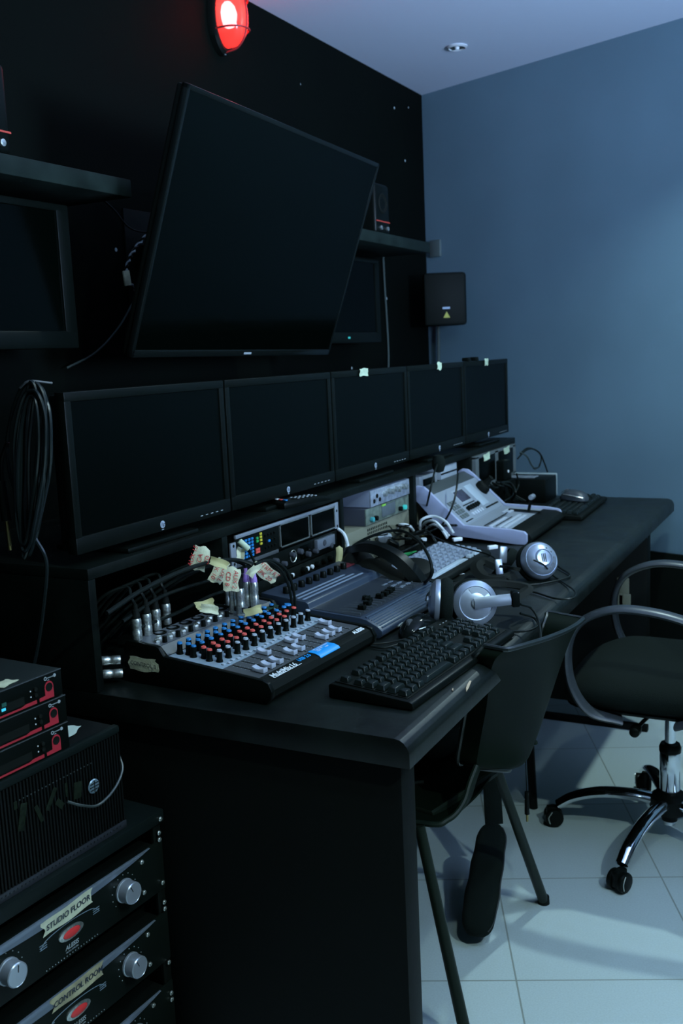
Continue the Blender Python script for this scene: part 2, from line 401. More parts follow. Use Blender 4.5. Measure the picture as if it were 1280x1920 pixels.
def small_tv(label, y, txt, x=-1.45):
    t = thing('small_television', label, 'television', (x, y, 1.348), PI / 2, 'small televisions below the wall shelves')
    obj('bezel', B().box(-.26, .26, 0, .03, 0, .036, .003).box(-.26, .26, 0, .03, .275, .29, .003).box(-.26, -.225, 0, .03, .03, .28, .003).box(.225, .26, 0, .03, .03, .28, .003), plastic, t)
    obj('screen', B().box(-.23, .23, .004, .012, .034, .278), screen_g, t)
    obj('rear_housing', B().box(-.255, .255, .02, .07, .004, .286, .01), plastic_m, t)
    obj('wall_mount', B().box(-.06, .06, .068, 1.659 + x, .1, .2, .003), dgrey, t)
    if txt: text('maker_name', txt, .017, whiteish, t, (0, -.0006, .017), (R(90), 0, 0), .0002)
    else: obj('badge', B().box(-.008, .008, -.0008, 0, .015, .021), ledg, t)
small_tv('small black television under the left wall shelf with pale maker name', 1.36, 'SONY')
small_tv('small black television mostly hidden behind the right edge of the big one', 3.02, None, -1.52)
# loose cables on the black wall
def cable(name, label, pts, r=.0028, m=None, group=None, cat='cable', closed=False, sub=6, n=8):
    return tag(obj(name, B().tube(pts, r, n, sub, closed), m or cable_m), label, cat, group)
wc = mat('grey_green_cable', (.05, .07, .065), .5)
cable('vertical_cable', 'grey cable hanging straight down the wall from the right shelf', [atx(718, 470, -1.645), atx(720, 520, -1.652), atx(725, 600, -1.654), atx(728, 660, -1.654), atx(728, 700, -1.654)], .004, wc)
cable('drooping_cable', 'thin black cable drooping from the left shelf to the television', [atx(190, 372, -1.64), atx(215, 395, -1.64), atx(240, 425, -1.63), atx(270, 435, -1.62), atx(320, 430, -1.56)], .0025)
cable('drooping_cable', 'thin black cable sagging from television down to the monitors', [atx(300, 500, -1.58), atx(262, 545, -1.6), atx(225, 610, -1.62), atx(180, 660, -1.63), atx(125, 690, -1.64)], .0025, wc)
tw = [atx(300, 437, -1.60), atx(275, 443, -1.61), atx(258, 460, -1.62), atx(245, 480, -1.62), atx(238, 500, -1.62), atx(236, 518, -1.62), atx(244, 532, -1.62), atx(262, 548, -1.62), atx(285, 550, -1.62)]
twb = B(); 
def spl(P, sub):
    P = [Vector(p) for p in P]; Q = []
    for i in range(len(P) - 1):
        p0 = P[i - 1] if i else P[0] * 2 - P[1]; p1 = P[i]; p2 = P[i + 1]; p3 = P[i + 2] if i + 2 < len(P) else P[-1] * 2 - P[-2]
        for k in range(sub):
            u = k / sub; Q.append(.5 * ((2 * p1) + (p2 - p0) * u + (2 * p0 - 5 * p1 + 4 * p2 - p3) * u * u + (3 * p1 - p0 - 3 * p2 + p3) * u ** 3))
    return Q + [P[-1]]
q = spl(tw, 8)
for ph in (0, PI):
    twb.mi = 0 if ph == 0 else 1
    twb.tube([p + Vector((math.cos(i * .9 + ph), 0, math.sin(i * .9 + ph))) * .0035 for i, p in enumerate(q)], .0028, 6, 1)
o = tag(obj('twisted_cable', twb, [whiteish, cable_m]), 'black and white twisted cable looping out at the television\'s left edge', 'cable')
p = atx(237, 520, -1.615)
obj('paper_flag', B().box(-.001, .003, -.012, .012, -.020, .016, .0008), tape, o, p, (R(8), 0, 0))

# ------------------------------------------------------------------ red bulkhead lamp
rl = thing('red_bulkhead_lamp', 'glowing red caged bulkhead lamp high on the black wall', 'lamp', (-1.66, 2.545, 2.275), PI / 2)
oval = lambda a, k, y: (.052 * k * math.cos(a), y, .088 * k * math.sin(a))
def ovalring(levels, n=36):
    t = bmesh.new(); rings = []
    for k, y in levels: rings.append([t.verts.new(oval(2 * PI * i / n, k, y)) for i in range(n)])
    for a, b_ in zip(rings, rings[1:]):
        for i in range(n): t.faces.new((a[i], a[(i + 1) % n], b_[(i + 1) % n], b_[i]))
    t.faces.new(rings[-1]); bmesh.ops.recalc_face_normals(t, faces=t.faces); return t
bb = B(); bb._add(ovalring([(1.12, 0), (1.12, -.018), (1.02, -.026), (.94, -.026)]))
obj('base', bb, plastic_m, rl)
lens = bpy.data.materials.new('red_glass'); lens.use_nodes = True; nt = lens.node_tree; nt.nodes.clear()
N = nt.nodes.new; L = nt.links.new
out = N('ShaderNodeOutputMaterial'); mx1 = N('ShaderNodeMixShader'); mx2 = N('ShaderNodeMixShader')
tr = N('ShaderNodeBsdfTransparent'); tr.inputs[0].default_value = (1, .16, .17, 1)
tl = N('ShaderNodeBsdfTranslucent'); tl.inputs[0].default_value = (.9, .07, .06, 1)
gl = N('ShaderNodeBsdfGlossy'); gl.inputs[1].default_value = .15; fr = N('ShaderNodeFresnel')
mx1.inputs[0].default_value = .45; L(tr.outputs[0], mx1.inputs[1]); L(tl.outputs[0], mx1.inputs[2])
L(fr.outputs[0], mx2.inputs[0]); L(mx1.outputs[0], mx2.inputs[1]); L(gl.outputs[0], mx2.inputs[2]); L(mx2.outputs[0], out.inputs[0])
bb = B(); bb._add(ovalring([(.94, -.020), (.93, -.050), (.86, -.068), (.68, -.082), (.4, -.089), (.12, -.091)]))
obj('red_lens', bb, lens, rl)
bulb = mat('lit_bulb', (1, .8, .8), .4, emit=(1, .42, .42), es=26)
obj('bulb', B().lathe([(0, -.036), (.016, -.03), (.024, -.012), (.026, .004), (.020, .024), (.010, .036), (0, .04)]), bulb, rl, (0, -.036, .005))
cg = B()
for zz in (-.038, .04):
    k = math.sqrt(1 - (zz / .088) ** 2)
    cg.tube([(-.053 * k, -.02, zz), (-.051 * k, -.06, zz), (-.030 * k, -.088, zz), (0, -.096, zz), (.030 * k, -.088, zz), (.051 * k, -.06, zz), (.053 * k, -.02, zz)], .0028, 8)
cg.tube([(0, -.02, -.092), (0, -.06, -.086), (0, -.086, -.060), (0, -.096, -.02), (0, -.096, .02), (0, -.086, .060), (0, -.06, .086), (0, -.02, .092)], .0028, 8)
obj('guard_cage', cg, mat('red_cage', (.30, .03, .03), .4), rl)
obj('screw', B().cyl((0, 0, 0), (0, -.006, 0), .006, n=12, bev=.001), nickel, rl, (0, -.014, -.093))
lamp('red_lamp_light', (-1.50, 2.545, 2.28), .10, (1, .08, .07), .03, kind='POINT')

# ceiling downlight seen in the far corner
dl = thing('ceiling_downlight', 'small recessed downlight in the ceiling near the far corner', 'ceiling light', (-1.295, 3.52, 2.374))
obj('trim_ring', B().lathe([(.026, 0), (.036, 0), (.037, -.004), (.030, -.008), (.026, -.004), (.025, .0)]), mat('white_enamel', (.6, .62, .66), .4), dl)
obj('reflector', B().lathe([(.028, -.005), (.018, -.002), (0, -.001)]), mat('dark_reflector', (.10, .11, .10), .3, metal=.6), dl)
obj('lamp_face', B().lathe([(.0, -.014), (.007, -.012), (.009, -.003), (0, -.002)]), mat('frosted_lens', (.7, .75, .8), .4), dl)

# corner loudspeaker
p = Vector((-1.505, 3.86, 1.515))
ws = thing('corner_loudspeaker', 'black rounded loudspeaker hung in the far corner with yellow triangle mark', 'speaker', p, R(30))
obj('cabinet', B().prism([(-.085, -.045), (.085, -.045), (.095, .0), (.075, .08), (-.055, .09), (-.085, .0)], -.105, .105, 'z', .012), plastic_m, ws)
obj('label_plate', B().box(-.016, .014, -.0465, -.044, -.040, -.032), mat('pale_blue_label', (.35, .45, .6), .5), ws, (.005, 0, 0))
obj('warning_triangle', B().prism([(-.014, -.075), (.014, -.075), (0, -.050)], -.0462, -.044, 'y'), mat('dim_yellow', (.40, .38, .02), .5), ws, (.005, 0, 0))
obj('wall_bracket', B().box(-.02, .02, .07, .15, -.02, .02, .003), dgrey, ws)
tag(obj('wall_socket', B().box(-.03, .03, -.012, 0, -.035, .035, .003), mat('grey_socket', (.10, .13, .13), .5), None, (-1.605, 4.05, 1.74), (0, 0, WA)), 'small grey-green socket on the far wall beside the corner', 'socket')
cable('speaker_cable', 'pale cable running down the corner below the loudspeaker', [(-1.60, 4.035, 1.43), (-1.598, 4.03, 1.36), (-1.60, 4.03, 1.25), (-1.60, 4.03, 1.1)], .006, wc)

# ------------------------------------------------------------------ keyboards
def keycap(sx=.0165, sz=.0085):
    b = B(); t = bmesh.new(); bmesh.ops.create_cube(t, size=1)
    for v in t.verts:
        k = .5 if v.co.z < 0 else .36
        v.co = Vector((math.copysign(sx * k, v.co.x), math.copysign(sx * k, v.co.y) + (.0008 if v.co.z > 0 else 0), 0 if v.co.z < 0 else sz))
    bmesh.ops.bevel(t, geom=t.edges[:], offset=.0009, segments=1, affect='EDGES'); b._add(t); return b
ROWS = [
    (0, [(0, 1)] + [(2 + i, 1) for i in range(4)] + [(6.5 + i, 1) for i in range(4)] + [(11 + i, 1) for i in range(4)] + [(15.25 + i, 1) for i in range(3)]),
    (1.3, [(i, 1) for i in range(13)] + [(13, 2)] + [(15.25 + i, 1) for i in range(3)] + [(18.5 + i, 1) for i in range(4)]),
    (2.3, [(0, 1.5)] + [(1.5 + i, 1) for i in range(12)] + [(13.5, 1.5)] + [(15.25 + i, 1) for i in range(3)] + [(18.5 + i, 1) for i in range(4)]),
    (3.3, [(0, 1.75)] + [(1.75 + i, 1) for i in range(11)] + [(12.75, 2.25)] + [(18.5 + i, 1) for i in range(3)]),
    (4.3, [(0, 2.25)] + [(2.25 + i, 1) for i in range(10)] + [(12.25, 2.75)] + [(16.25, 1)] + [(18.5 + i, 1) for i in range(4)]),
    (5.3, [(0, 1.25), (1.25, 1.25), (2.5, 1.25), (3.75, 6.25), (10, 1.25), (11.25, 1.25), (12.5, 1.25), (13.75, 1.25)] + [(15.25 + i, 1) for i in range(3)] + [(18.5, 2), (20.5, 1)]),
]
km = keycap().mesh('key')
def keys(t, W, D, z0, tilt, mk, margin=(.012, .012), rows=ROWS, uy=None, marks=True):
    me = km.copy(); me.materials.append(mk)
    ux = (W - 2 * margin[0]) / 22.5; uy = uy or (D - 2 * margin[1]) / 6.3; n = 0; rest = B()
    for ry, ks in reversed(rows):
        for kx, kw in ks:
            x = margin[0] + (kx + kw / 2) * ux; y = D - margin[1] - (ry + .5) * uy; z = z0 + y * tilt
            sx = (kw * ux - .0028) / .0165; sy = (uy - .0028) / .0165
            if n < 100: obj('key', me, mk, t, (x, y, z), (math.atan(tilt), 0, 0), (sx, sy, 1))
            else:
                tmp = bmesh.new(); tmp.from_mesh(me); rest._add(tmp, Matrix.Translation((x, y, z)) @ Matrix.Rotation(math.atan(tilt), 4, 'X') @ Matrix.Diagonal((sx, sy, 1, 1)))
            n += 1
    if n > 100:
        o = obj('key', rest, mk, t); o['kind'] = 'stuff'
def keyboard(label, loc, rz, W, D, mk, mb, h0=.014, h1=.026, group=None):
    t = thing('computer_keyboard', label, 'keyboard', loc, rz, group)
    tl = (h1 - h0) / D
    b = B().prism([(0, 0), (-.004, .003), (-.002, h0 - .002), (.004, h0), (D - .004, h1 - .001), (D, h1 - .004), (D, 0)], 0, W, 'x', .002)
    obj('body', b, mb, t)
    obj('key_bed', B().prism([(.010, h0 + .0002), (D - .008, h1 - .001), (D - .008, h1 + .0006), (.010, h0 + .0014)], .010, W - .010, 'x'), plastic_m, t)
    keys(t, W, D, h0 + .001, tl, mk)
    return t
kb1 = keyboard('black computer keyboard at the near front edge of the desk', (-.604, 1.362, .751), R(86.6), .445, .152, keydk, plastic)
b = B()
for i in range(3): b.box(.385 + i * .014, .389 + i * .014, .128, .130, .0255, .0262)
obj('indicator_lights', b, whiteish, kb1)
# pale legends worn onto the keys
for i, ch in enumerate('QWERTYUIOP'):
    text('key_legend', ch, .0048, whiteish, kb1, (.012 + (2 + i) * .0187, .152 - .012 - 2.8 * .0203 + .002, .0295), (R(4), 0, 0), .0001)
for i, ch in enumerate('ASDFGHJKL'):
    text('key_legend', ch, .0048, whiteish, kb1, (.012 + (2.25 + i) * .0187, .152 - .012 - 3.8 * .0203 + .002, .0279), (R(4), 0, 0), .0001)
for i, ch in enumerate('ZXCVBNM'):
    text('key_legend', ch, .0048, whiteish, kb1, (.012 + (2.75 + i) * .0187, .152 - .012 - 4.8 * .0203 + .002, .0263), (R(4), 0, 0), .0001)
keyboard('black computer keyboard at the far end of the desk with a mouse on it', (-.765, 3.115, .751), R(92), .44, .145, keydk, plastic_m)

def mouse(label, loc, rz, s=1, cat='mouse', mb=None, tilt=0):
    t = thing('computer_mouse', label, cat, loc, rz, rot=(tilt, 0, rz))
    def f(u, v):
        a = v * PI; yy = (u - .5) * 2
        wd = .031 * (1 - .18 * yy - .06 * yy * yy) * math.sqrt(max(0, 1 - abs(yy) ** 3.2)) * s
        hh = .036 * (1 - .25 * (yy + .1) ** 2) * math.sqrt(max(0, 1 - abs(yy) ** 3)) * s
        return (math.cos(a) * wd, yy * .054 * s, math.sin(a) ** .8 * hh if 0 < v < 1 else 0)
    obj('shell', B().grid(f, 20, 16), mb or plastic, t)
    obj('wheel', B().cyl((-.004, 0, 0), (.004, 0, 0), .010 * s, n=18, bev=.001), dgrey, t, (0, .028 * s, .025 * s))
    obj('button_seam', B().tube([(0, .05 * s, .019 * s), (0, .035 * s, .0305 * s), (0, .015 * s, .0345 * s)], .0007, 6), rubber, t)
    for sx in (-1, 1): obj('side_strip', B().tube([(sx * .024 * s, .034 * s, .018 * s), (sx * .030 * s, .01 * s, .018 * s), (sx * .031 * s, -.02 * s, .015 * s), (sx * .024 * s, -.04 * s, .012 * s)], .0018, 6), nickel, t)
    return t
mouse('glossy black mouse with silver side strips between mixer and near keyboard', (-.766, 1.772, .751), R(172), 1.0, mb=plastic_g)
mouse('grey mouse resting on the far black keyboard', (-.845, 3.35, .784), R(85), .95, mb=mat('slate_mouse', (.033, .042, .05), .45), tilt=R(4))

# ------------------------------------------------------------------ 16-channel mixing console (nearest)
MX = thing('mixing_console', 'nearest mixing console with blue, red and white capped knobs and a blue sticker', 'mixer', (-.828, 1.305, .751), R(86.8))
W, D = .36, .31
body = [(.012, 0), (.002, .010), (0, .022), (.006, .033), (.016, .037), (.020, .0372), (.222, .052), (.228, .060), (.236, .068), (.302, .072), (D, .066), (D, .004), (D - .004, 0)]
obj('body', B().prism(body, .010, W - .010, 'x'), plastic_m, MX)
sidep = [(.010, -.001), (-.002, .010), (-.004, .022), (.003, .036), (.014, .040), (.222, .0555), (.232, .070), (.240, .0725), (.304, .0765), (D + .004, .066), (D + .004, .004), (D - .004, -.001)]
for x0 in (0, W - .010): obj('side_cheek', B().prism(sidep, x0, x0 + .010, 'x', .0022), plastic, MX)
sl = (.052 - .0372) / .202
zp = lambda y: .0372 + (y - .020) * sl
# face panels
obj('fader_panel', B().prism([(.030, zp(.030)), (.105, zp(.105)), (.105, zp(.105) + .0008), (.030, zp(.030) + .0008)], .012, W - .012, 'x'), dgrey, MX)
obj('knob_panel', B().prism([(.105, zp(.105)), (.222, zp(.222)), (.222, zp(.222) + .001), (.105, zp(.105) + .001)], .012, W - .012, 'x'), mat('pale_blue_grey_panel', (.27, .34, .40), .45), MX)
obj('jack_panel', B().prism([(.240, .0683), (.302, .0721), (.302, .0731), (.240, .0693)], .012, W - .012, 'x'), mat('jack_panel_grey', (.09, .10, .115), .45), MX)
obj('jack_panel_riser', B().prism([(.2225, .0535), (.2375, .0685), (.2365, .0695), (.2215, .0545)], .012, W - .012, 'x'), dgrey, MX)
NCH = 12; cw = (W - .05) / NCH
kn = B().cyl((0, 0, 0), (0, 0, .004), .0066, .0056, n=14).cyl((0, 0, .004), (0, 0, .0195), .0052, .0047, n=14)
knm = kn.mesh('knob'); knm.materials.append(plastic)
caps = {}
for nm, m_ in (('blue', blue), ('red', red), ('white', keylt)):
    cm = B().cyl((0, 0, .0190), (0, 0, .0216), .0050, .0042, n=12).box(-.0005, .0005, .0, .0050, .0213, .0219).mesh('knob_cap'); cm.materials.append(m_); caps[nm] = cm
tl = math.atan(sl)
rows = [(.213, 'blue'), (.198, 'blue'), (.183, 'blue'), (.164, 'red'), (.148, 'red'), (.131, 'white')]
nk = 0
for i in range(NCH):
    for j, (y, c_) in enumerate(rows):
        if i >= 10 and j in (1, 4): continue
        x = .024 + (i + .5) * cw + (.0 if j % 2 == 0 or j > 2 else .0) + (-.003 if j in (0, 2, 4) else .003)
        k = obj('knob', knm, None, MX, (x, y, zp(y) + .001), (tl, 0, R(random.uniform(-60, 60))))
        obj('knob_cap', caps[c_], None, k); nk += 1
# gain trims on the jack panel
gm = B().cyl((0, 0, 0), (0, 0, .011), .0048, .0040, n=12).mesh('gain_knob'); gm.materials.append(plastic)
jm = B().cyl((0, 0, 0), (0, 0, .003), .0062, .0056, n=6).cyl((0, 0, .003), (0, 0, .005), .0046, n=14).mesh('jack_socket'); jm.materials.append(nickel)
xm = B().lathe([(.0125, 0), (.0125, .0012), (.0105, .0016), (.0095, -.0005), (0, -.0005)]).mesh('microphone_socket'); xm.materials.append(plastic)
btn = B().box(-.0035, .0035, -.0028, .0028, 0, .0022, .0006).mesh('push_button'); btn.materials.append(keylt)
for i in range(8):
    x = .034 + i * .0365
    if i < 8: obj('gain_knob', gm, None, MX, (x, .246, .070))
    obj('jack_socket', jm, None, MX, (x - .006, .259, .0705)); obj('jack_socket', jm, None, MX, (x + .010, .268, .071))
    if i: obj('microphone_socket', xm, None, MX, (x, .288, .0727))
for i in range(NCH):
    for k_ in (0, 1): obj('push_button', btn, None, MX, (.024 + (i + .5) * cw + (k_ - .5) * .011, .116 - .004 * k_, zp(.116) + .001), (tl, 0, 0))
# slots and faders
sb = B()
for i in range(NCH):
    x = .024 + (i + .5) * cw
    sb.box(x - .0008, x + .0008, .034, .100, 0, .0004)
    for q_ in range(8):
        sb.box(x - .0060, x - .0025, .037 + q_ * .0085, .0375 + q_ * .0085, .0002, .0005); sb.box(x + .0025, x + .0060, .037 + q_ * .0085, .0375 + q_ * .0085, .0002, .0005)
so = obj('fader_scale', sb, [whiteish], MX, (0, 0, zp(0) + .0008), (tl, 0, 0)); so['kind'] = 'stuff'
sb = B()
for i in range(NCH):
    x = .024 + (i + .5) * cw; sb.box(x - .0011, x + .0011, .034, .101, 0, .0003)
so = obj('fader_slot', sb, rubber, MX, (0, 0, zp(0) + .0012), (tl, 0, 0)); so['kind'] = 'stuff'
fc = B().prism([(-.0125, 0), (-.0120, .0088), (-.006, .0062), (0, .0052), (.006, .0062), (.0120, .0088), (.0125, 0)], -.0062, .0062, 'x', .0008).box(-.0063, .0063, -.0005, .0005, .0050, .0057)
fcm = fc.mesh('fader_cap'); fcm.materials.append(mat('fader_grey', (.42, .46, .56), .4))
fy = [.045, .046, .047, .090, .052, .052, .084, .084, .050, .051, .052, .090]
for i in range(NCH): obj('fader_cap', fcm, None, MX, (.024 + (i + .5) * cw, fy[i], zp(fy[i]) + .002), (tl, 0, 0))
obj('level_display', B().box(.300, .335, .205, .219, 0, .0012), mat('dark_green_display', (.02, .05, .03), .3), MX, (0, 0, zp(.212)), (tl, 0, 0))
big = obj('main_knob', knm, None, MX, (.336, .186, zp(.186) + .001), (tl, 0, 0), (1.5, 1.5, 1)); obj('knob_cap', caps['blue'], None, big)
# writing on the nose
text('printed_name', 'MultiMix16', .0165, white, MX, (.066, .016, .0376), (R(12), 0, 0), .0002, .2, bold=.0004)
text('printed_suffix', 'USB 2.0', .012, bluelab, MX, (.137, .021, .0381), (R(8), 0, 0), .0002, .2, bold=.0004)
obj('underline', B().box(.026, .108, .0065, .0075, 0, .0004), white, MX, (0, 0, .0365), (R(14), 0, 0))
st = obj('info_sticker', B().prism([(.0035, .0310), (.0065, .0345), (.016, .0378), (.031, .0386), (.031, .0392), (.016, .0384), (.0065, .0353), (.0035, .0320)], .165, .232, 'x'), bluelab, MX)
for k_, (s_, x_, y_) in enumerate((('USB 2.0 AUDIO', .190, .0275), ('16 CHANNEL', .190, .0228), ('MIXER', .183, .0180), ('INTERFACE', .214, .0275), ('24-BIT', .211, .0190))):
    text('sticker_text', s_, .0044, white, st, (x_, y_, .0384 + (y_ - .016) * .055 + .0003), (R(3), 0, 0), .0001)
text('maker_name', 'ALESIS', .0135, white, MX, (.322, .0165, .0378), (R(12), 0, 0), .0002, .2, bold=.0005)
lab = tapequad('tape_label', 'pale tape label reading CONTROL B on the console\'s near side', 0, (-.001, .268, .036), (R(90), 0, R(-90)), .066, .024, tape, None, bend=.0008, seed=2)
lab.parent = MX
for k_ in ('category', ): del lab[k_]
text('handwriting', 'CONTROL B', .0105, inkb, lab, (0, 0, .0018), (0, 0, R(-2)), .0001, .1)
b = B()
for i in range(14): b.cyl((-.002, .03 + i * .018, .012), (.001, .03 + i * .018, .012), .001, n=6)

# ------------------------------------------------------------------ plugs standing in the console, tape flags, cables
def xlr(label, foot, axis=(0, 0, 1), shell=nickel, boot=None, L_=.058, group='connector plugs standing in the nearest console', r=.0092, cable_pts=None, bootl=.022):
    t = thing('audio_plug', label, 'plug', foot, group=group, rot=(Vector(axis).to_track_quat('Z', 'Y').to_euler() if axis != (0, 0, 1) else (0, 0, 0)))
    obj('metal_shell', B().lathe([(0, 0), (r * .92, 0), (r, .002), (r, L_ * .42), (r * .92, L_ * .45), (r * .92, L_ * .6), (r, L_ * .63), (r, L_ - .003), (r * .85, L_), (0, L_)], n=18), shell, t)
    obj('strain_relief', B().lathe([(0, L_), (r * .86, L_), (r * .80, L_ + bootl * .3), (r * .70, L_ + bootl * .35), (r * .66, L_ + bootl * .6), (r * .52, L_ + bootl * .65), (r * .45, L_ + bootl), (0, L_ + bootl)], n=16), boot or rubber, t)
    if cable_pts: obj('lead', B().tube([(0, 0, L_ + bootl - .002)] + cable_pts, .0030, 7), cable_m, t)
    return t
mz = .824
ends = [at(258, 1200, mz), at(277, 1190, mz), at(294, 1181, mz), at(313, 1170, mz)]
lb = ['leftmost silver plug standing in the console', 'second silver plug from the left in the console', 'third silver plug from the left in the console', 'rightmost of the four silver plugs at the console\'s near corner']
for i, e in enumerate(ends):
    e = e + Vector((.0, .0, 0))
    xlr(lb[i], e, (0, 0, 1), L_=.040, r=.0090, bootl=.026, cable_pts=[(-.004, -.004, .078), (-.025, .012, .092), (-.055, -.01, .082), (-.09, -.02, .05), (-.13, -.03, .0)])
e2 = [(444, 1133, nickel, rubber, .046, 'thin silver plug leftmost of the middle cluster in the console', .0062), (437, 1148, nickel, rubber, .050, 'silver plug with black boot, left in the middle cluster', .0068), (452, 1150, nickel, rubber, .050, 'silver plug with tall black boot in the middle cluster', .0088),
      (464, 1136, nickel, purple, .050, 'left silver plug with violet boot', .0082), (478, 1137, nickel, purple, .050, 'right silver plug with violet boot', .0086)]
e2[0] = (428, 1140) + e2[0][2:]
for px, py, sh, bo, ln, l_, rr in e2:
    f = at(px, py, mz)
    xlr(l_, f, (0, 0, 1), sh, bo, ln, r=rr, bootl=.030 if bo is rubber else .027, cable_pts=[(-.006, -.002, .086), (-.04, -.02, .095), (-.10, -.06, .075), (-.17, -.12, .02), (-.22, -.16, -.04)])
jk = thing('jack_plug', 'black angled jack plug lying behind the console\'s knobs with tape on its lead', 'plug', at(455, 1143, .832), R(168))
obj('plug_body', B().cyl((0, 0, 0), (.034, 0, 0), .006, n=14, bev=.001).cyl((-.006, 0, -.004), (-.006, 0, .006), .0062, n=12), dgrey, jk)
obj('lead', B().tube([(.034, 0, 0), (.06, .005, .002), (.10, .02, .0), (.16, .05, -.02)], .0026, 7), cable_m, jk)
# flags: crumpled tape around the leads
fl = [((375, 1047), -1.08, .044, .030, ['AUX 15', 'CA', 'CD'], 70, 'crumpled tape flag with red writing, highest and leftmost of the cluster'),
      ((411, 1072), -1.07, .046, .027, ['AUX L', 'SPK 10'], -118, 'crumpled tape flag with red writing, second from the left'),
      ((434, 1086), -1.03, .044, .030, ['AUX 2', 'CD R'], -98, 'crumpled tape flag with red writing above the left plugs'),
      ((499, 1073), -1.04, .048, .028, ['MTRM RT', 'SPK 20'], -42, 'crumpled tape flag with red writing, rightmost of the cluster')]
for k_, ((px, py), X_, w_, h_, tx, ro, l_) in enumerate(fl):
    p = atx(px, py, X_)
    o = tapequad('tape_flag', l_, 0, p, (0, 0, 0), w_, h_, tape, tx, bend=.0022, ts=.0120, seed=20 + k_, group='tape flags on the console leads')
    o.rotation_euler = (look((0, 0, 0), (.55, -.82, .25), 0) @ Matrix.Rotation(R(ro), 4, 'Z')).to_euler()
    w2, h2 = w_ * .6, h_ * .7
for k_, ((px, py), X_, l_, ro) in enumerate([((410, 1056), -1.035, 'yellowed tape scrap folded over the second flag', -20), ((476, 1068), -1.03, 'twisted tape scrap left of the rightmost flag', 50), ((384, 1133), -1.06, 'yellow tape scrap around the lying jack lead', 15), ((392, 1142), -1.05, 'dull yellow tape scrap under the lying jack lead', -10), ((474, 1146), -1.0, 'pale tape scrap lying at the violet plugs', 10), ((451, 1040), -1.10, 'yellowed tape hanging before the left ear of the rack unit', 80), ((636, 1045), -1.09, 'tan tape strip hanging at the right end of the rack units', 85)]):
    o = tapequad('tape_scrap', l_, 0, atx(px, py, X_), (0, 0, 0), .034 if k_ != 6 else .05, .016, tape if k_ % 2 else mat('aged_tape%d' % k_, (.50, .46, .22), .7), None, bend=.004, seed=40 + k_, group='scraps of tape among the leads')
    o.rotation_euler = (look((0, 0, 0), (.5, -.75, .45), 0) @ Matrix.Rotation(R(ro), 4, 'Z')).to_euler()
# grey-green wrapped lead in front of rack
o = thing('taped_lead_end', 'pale taped cable end standing before the coloured buttons', 'cable', atx(453, 1025, -1.09))
a_ = atx(448, 1014, -1.10) - o.location; b_ = atx(466, 1030, -1.085) - o.location
obj('tape_wrap', B().cyl(a_, b_, .0062, n=12, bev=.001), tapeg, o)
obj('lead', B().tube([b_, b_ + Vector((.0, .012, -.02)), b_ + Vector((.01, .02, -.05)), b_ + Vector((.01, .0, -.09))], .003, 7), cable_m, o)
def PX(l, X): return [atx(a, b_, X) for a, b_ in l]
cable('looping_cable', 'thick black cable arching from the console leads behind the tape flags', PX([(200, 1150), (260, 1110), (330, 1075), (390, 1055), (440, 1050), (480, 1062), (505, 1090)], -1.07), .0042)
cable('looping_cable', 'black cable arching over the right side of the console, left strand', PX([(478, 1058), (500, 1052), (525, 1068), (540, 1095), (547, 1130), (549, 1160)], -1.0), .0030)
cable('looping_cable', 'black cable arching over the right side of the console, right strand', PX([(490, 1052), (512, 1052), (535, 1068), (548, 1098), (553, 1130), (554, 1158)], -1.0), .0030)
cable('looping_cable', 'black cable sagging inside the open left bay of the hutch', PX([(230, 1165), (300, 1120), (370, 1095), (430, 1080), (500, 1075)], -1.125), .0035)
cable('looping_cable', 'second black cable sagging inside the open left bay of the hutch', PX([(250, 1180), (330, 1150), (400, 1115), (460, 1100)], -1.125), .0035)
for (px, py, l_) in ((212, 1237, 'upper silver plug poking out behind the console\'s near corner'), (216, 1262, 'lower silver plug poking out behind the console\'s near corner')):
    xlr(l_, at(px + 14, py, .79 if py < 1250 else .768), (-.75, -.66, .05), L_=.035, r=.0085, group='plugs behind the console\'s near corner', bootl=.01)

# ------------------------------------------------------------------ navy fader controller
NV = thing('fader_controller', 'dark blue fader desk with ribbed armrest right of the nearest console', 'mixer', (-.812, 1.705, .751), R(88))
W, D = .335, .285
side = [(.008, 0), (.0, .008), (.0, .016), (.010, .024), (.035, .036), (.050, .039), (.165, .046), (.170, .058), (.176, .061), (D, .072), (D, .0)]
obj('body', B().prism(side, 0, W, 'x', .002), navy, NV)
rb = B()
for k_ in range(7):
    y = .006 + k_ * .0058; rb.tube([(.010, y, .0205 + k_ * .0029), (W - .010, y, .0205 + k_ * .0029)], .0022, 8, 1)
o = obj('ribbed_armrest', rb, navy2, NV)
sl2 = (.046 - .039) / .115; z2 = lambda y: .039 + (y - .05) * sl2
obj('fader_field', B().prism([(.052, z2(.052)), (.163, z2(.163)), (.163, z2(.163) + .0008), (.052, z2(.052) + .0008)], .008, W - .008, 'x'), mat('slate_panel', (.020, .026, .034), .4), NV)
sb = B()
for i in range(17): x = .018 + i * .0185; sb.box(x, x + .0014, .058, .150, z2(.1) - .0020, z2(.1) + .0018)
o = obj('fader_slot', sb, mat('slot_grey', (.08, .095, .11), .4), NV); o['kind'] = 'stuff'
fb = B().prism([(-.008, 0), (-.0065, .010), (-.003, .0085), (.003, .0085), (.0065, .010), (.008, 0)], -.0065, .0065, 'x', .001).mesh('fader_cap'); fb.materials.append(plastic)
for x, y in ((.052, .072), (.085, .077), (.108, .086), (.119, .097), (.148, .080), (.170, .079), (.190, .080), (.208, .083)): obj('fader_cap', fb, None, NV, (x, y, z2(y) + .002))
tp = B()
for i in range(3): y = .186 + i * .013; tp.box(.012, W - .06 - .02 * i, y, y + .006, 0, .0007)
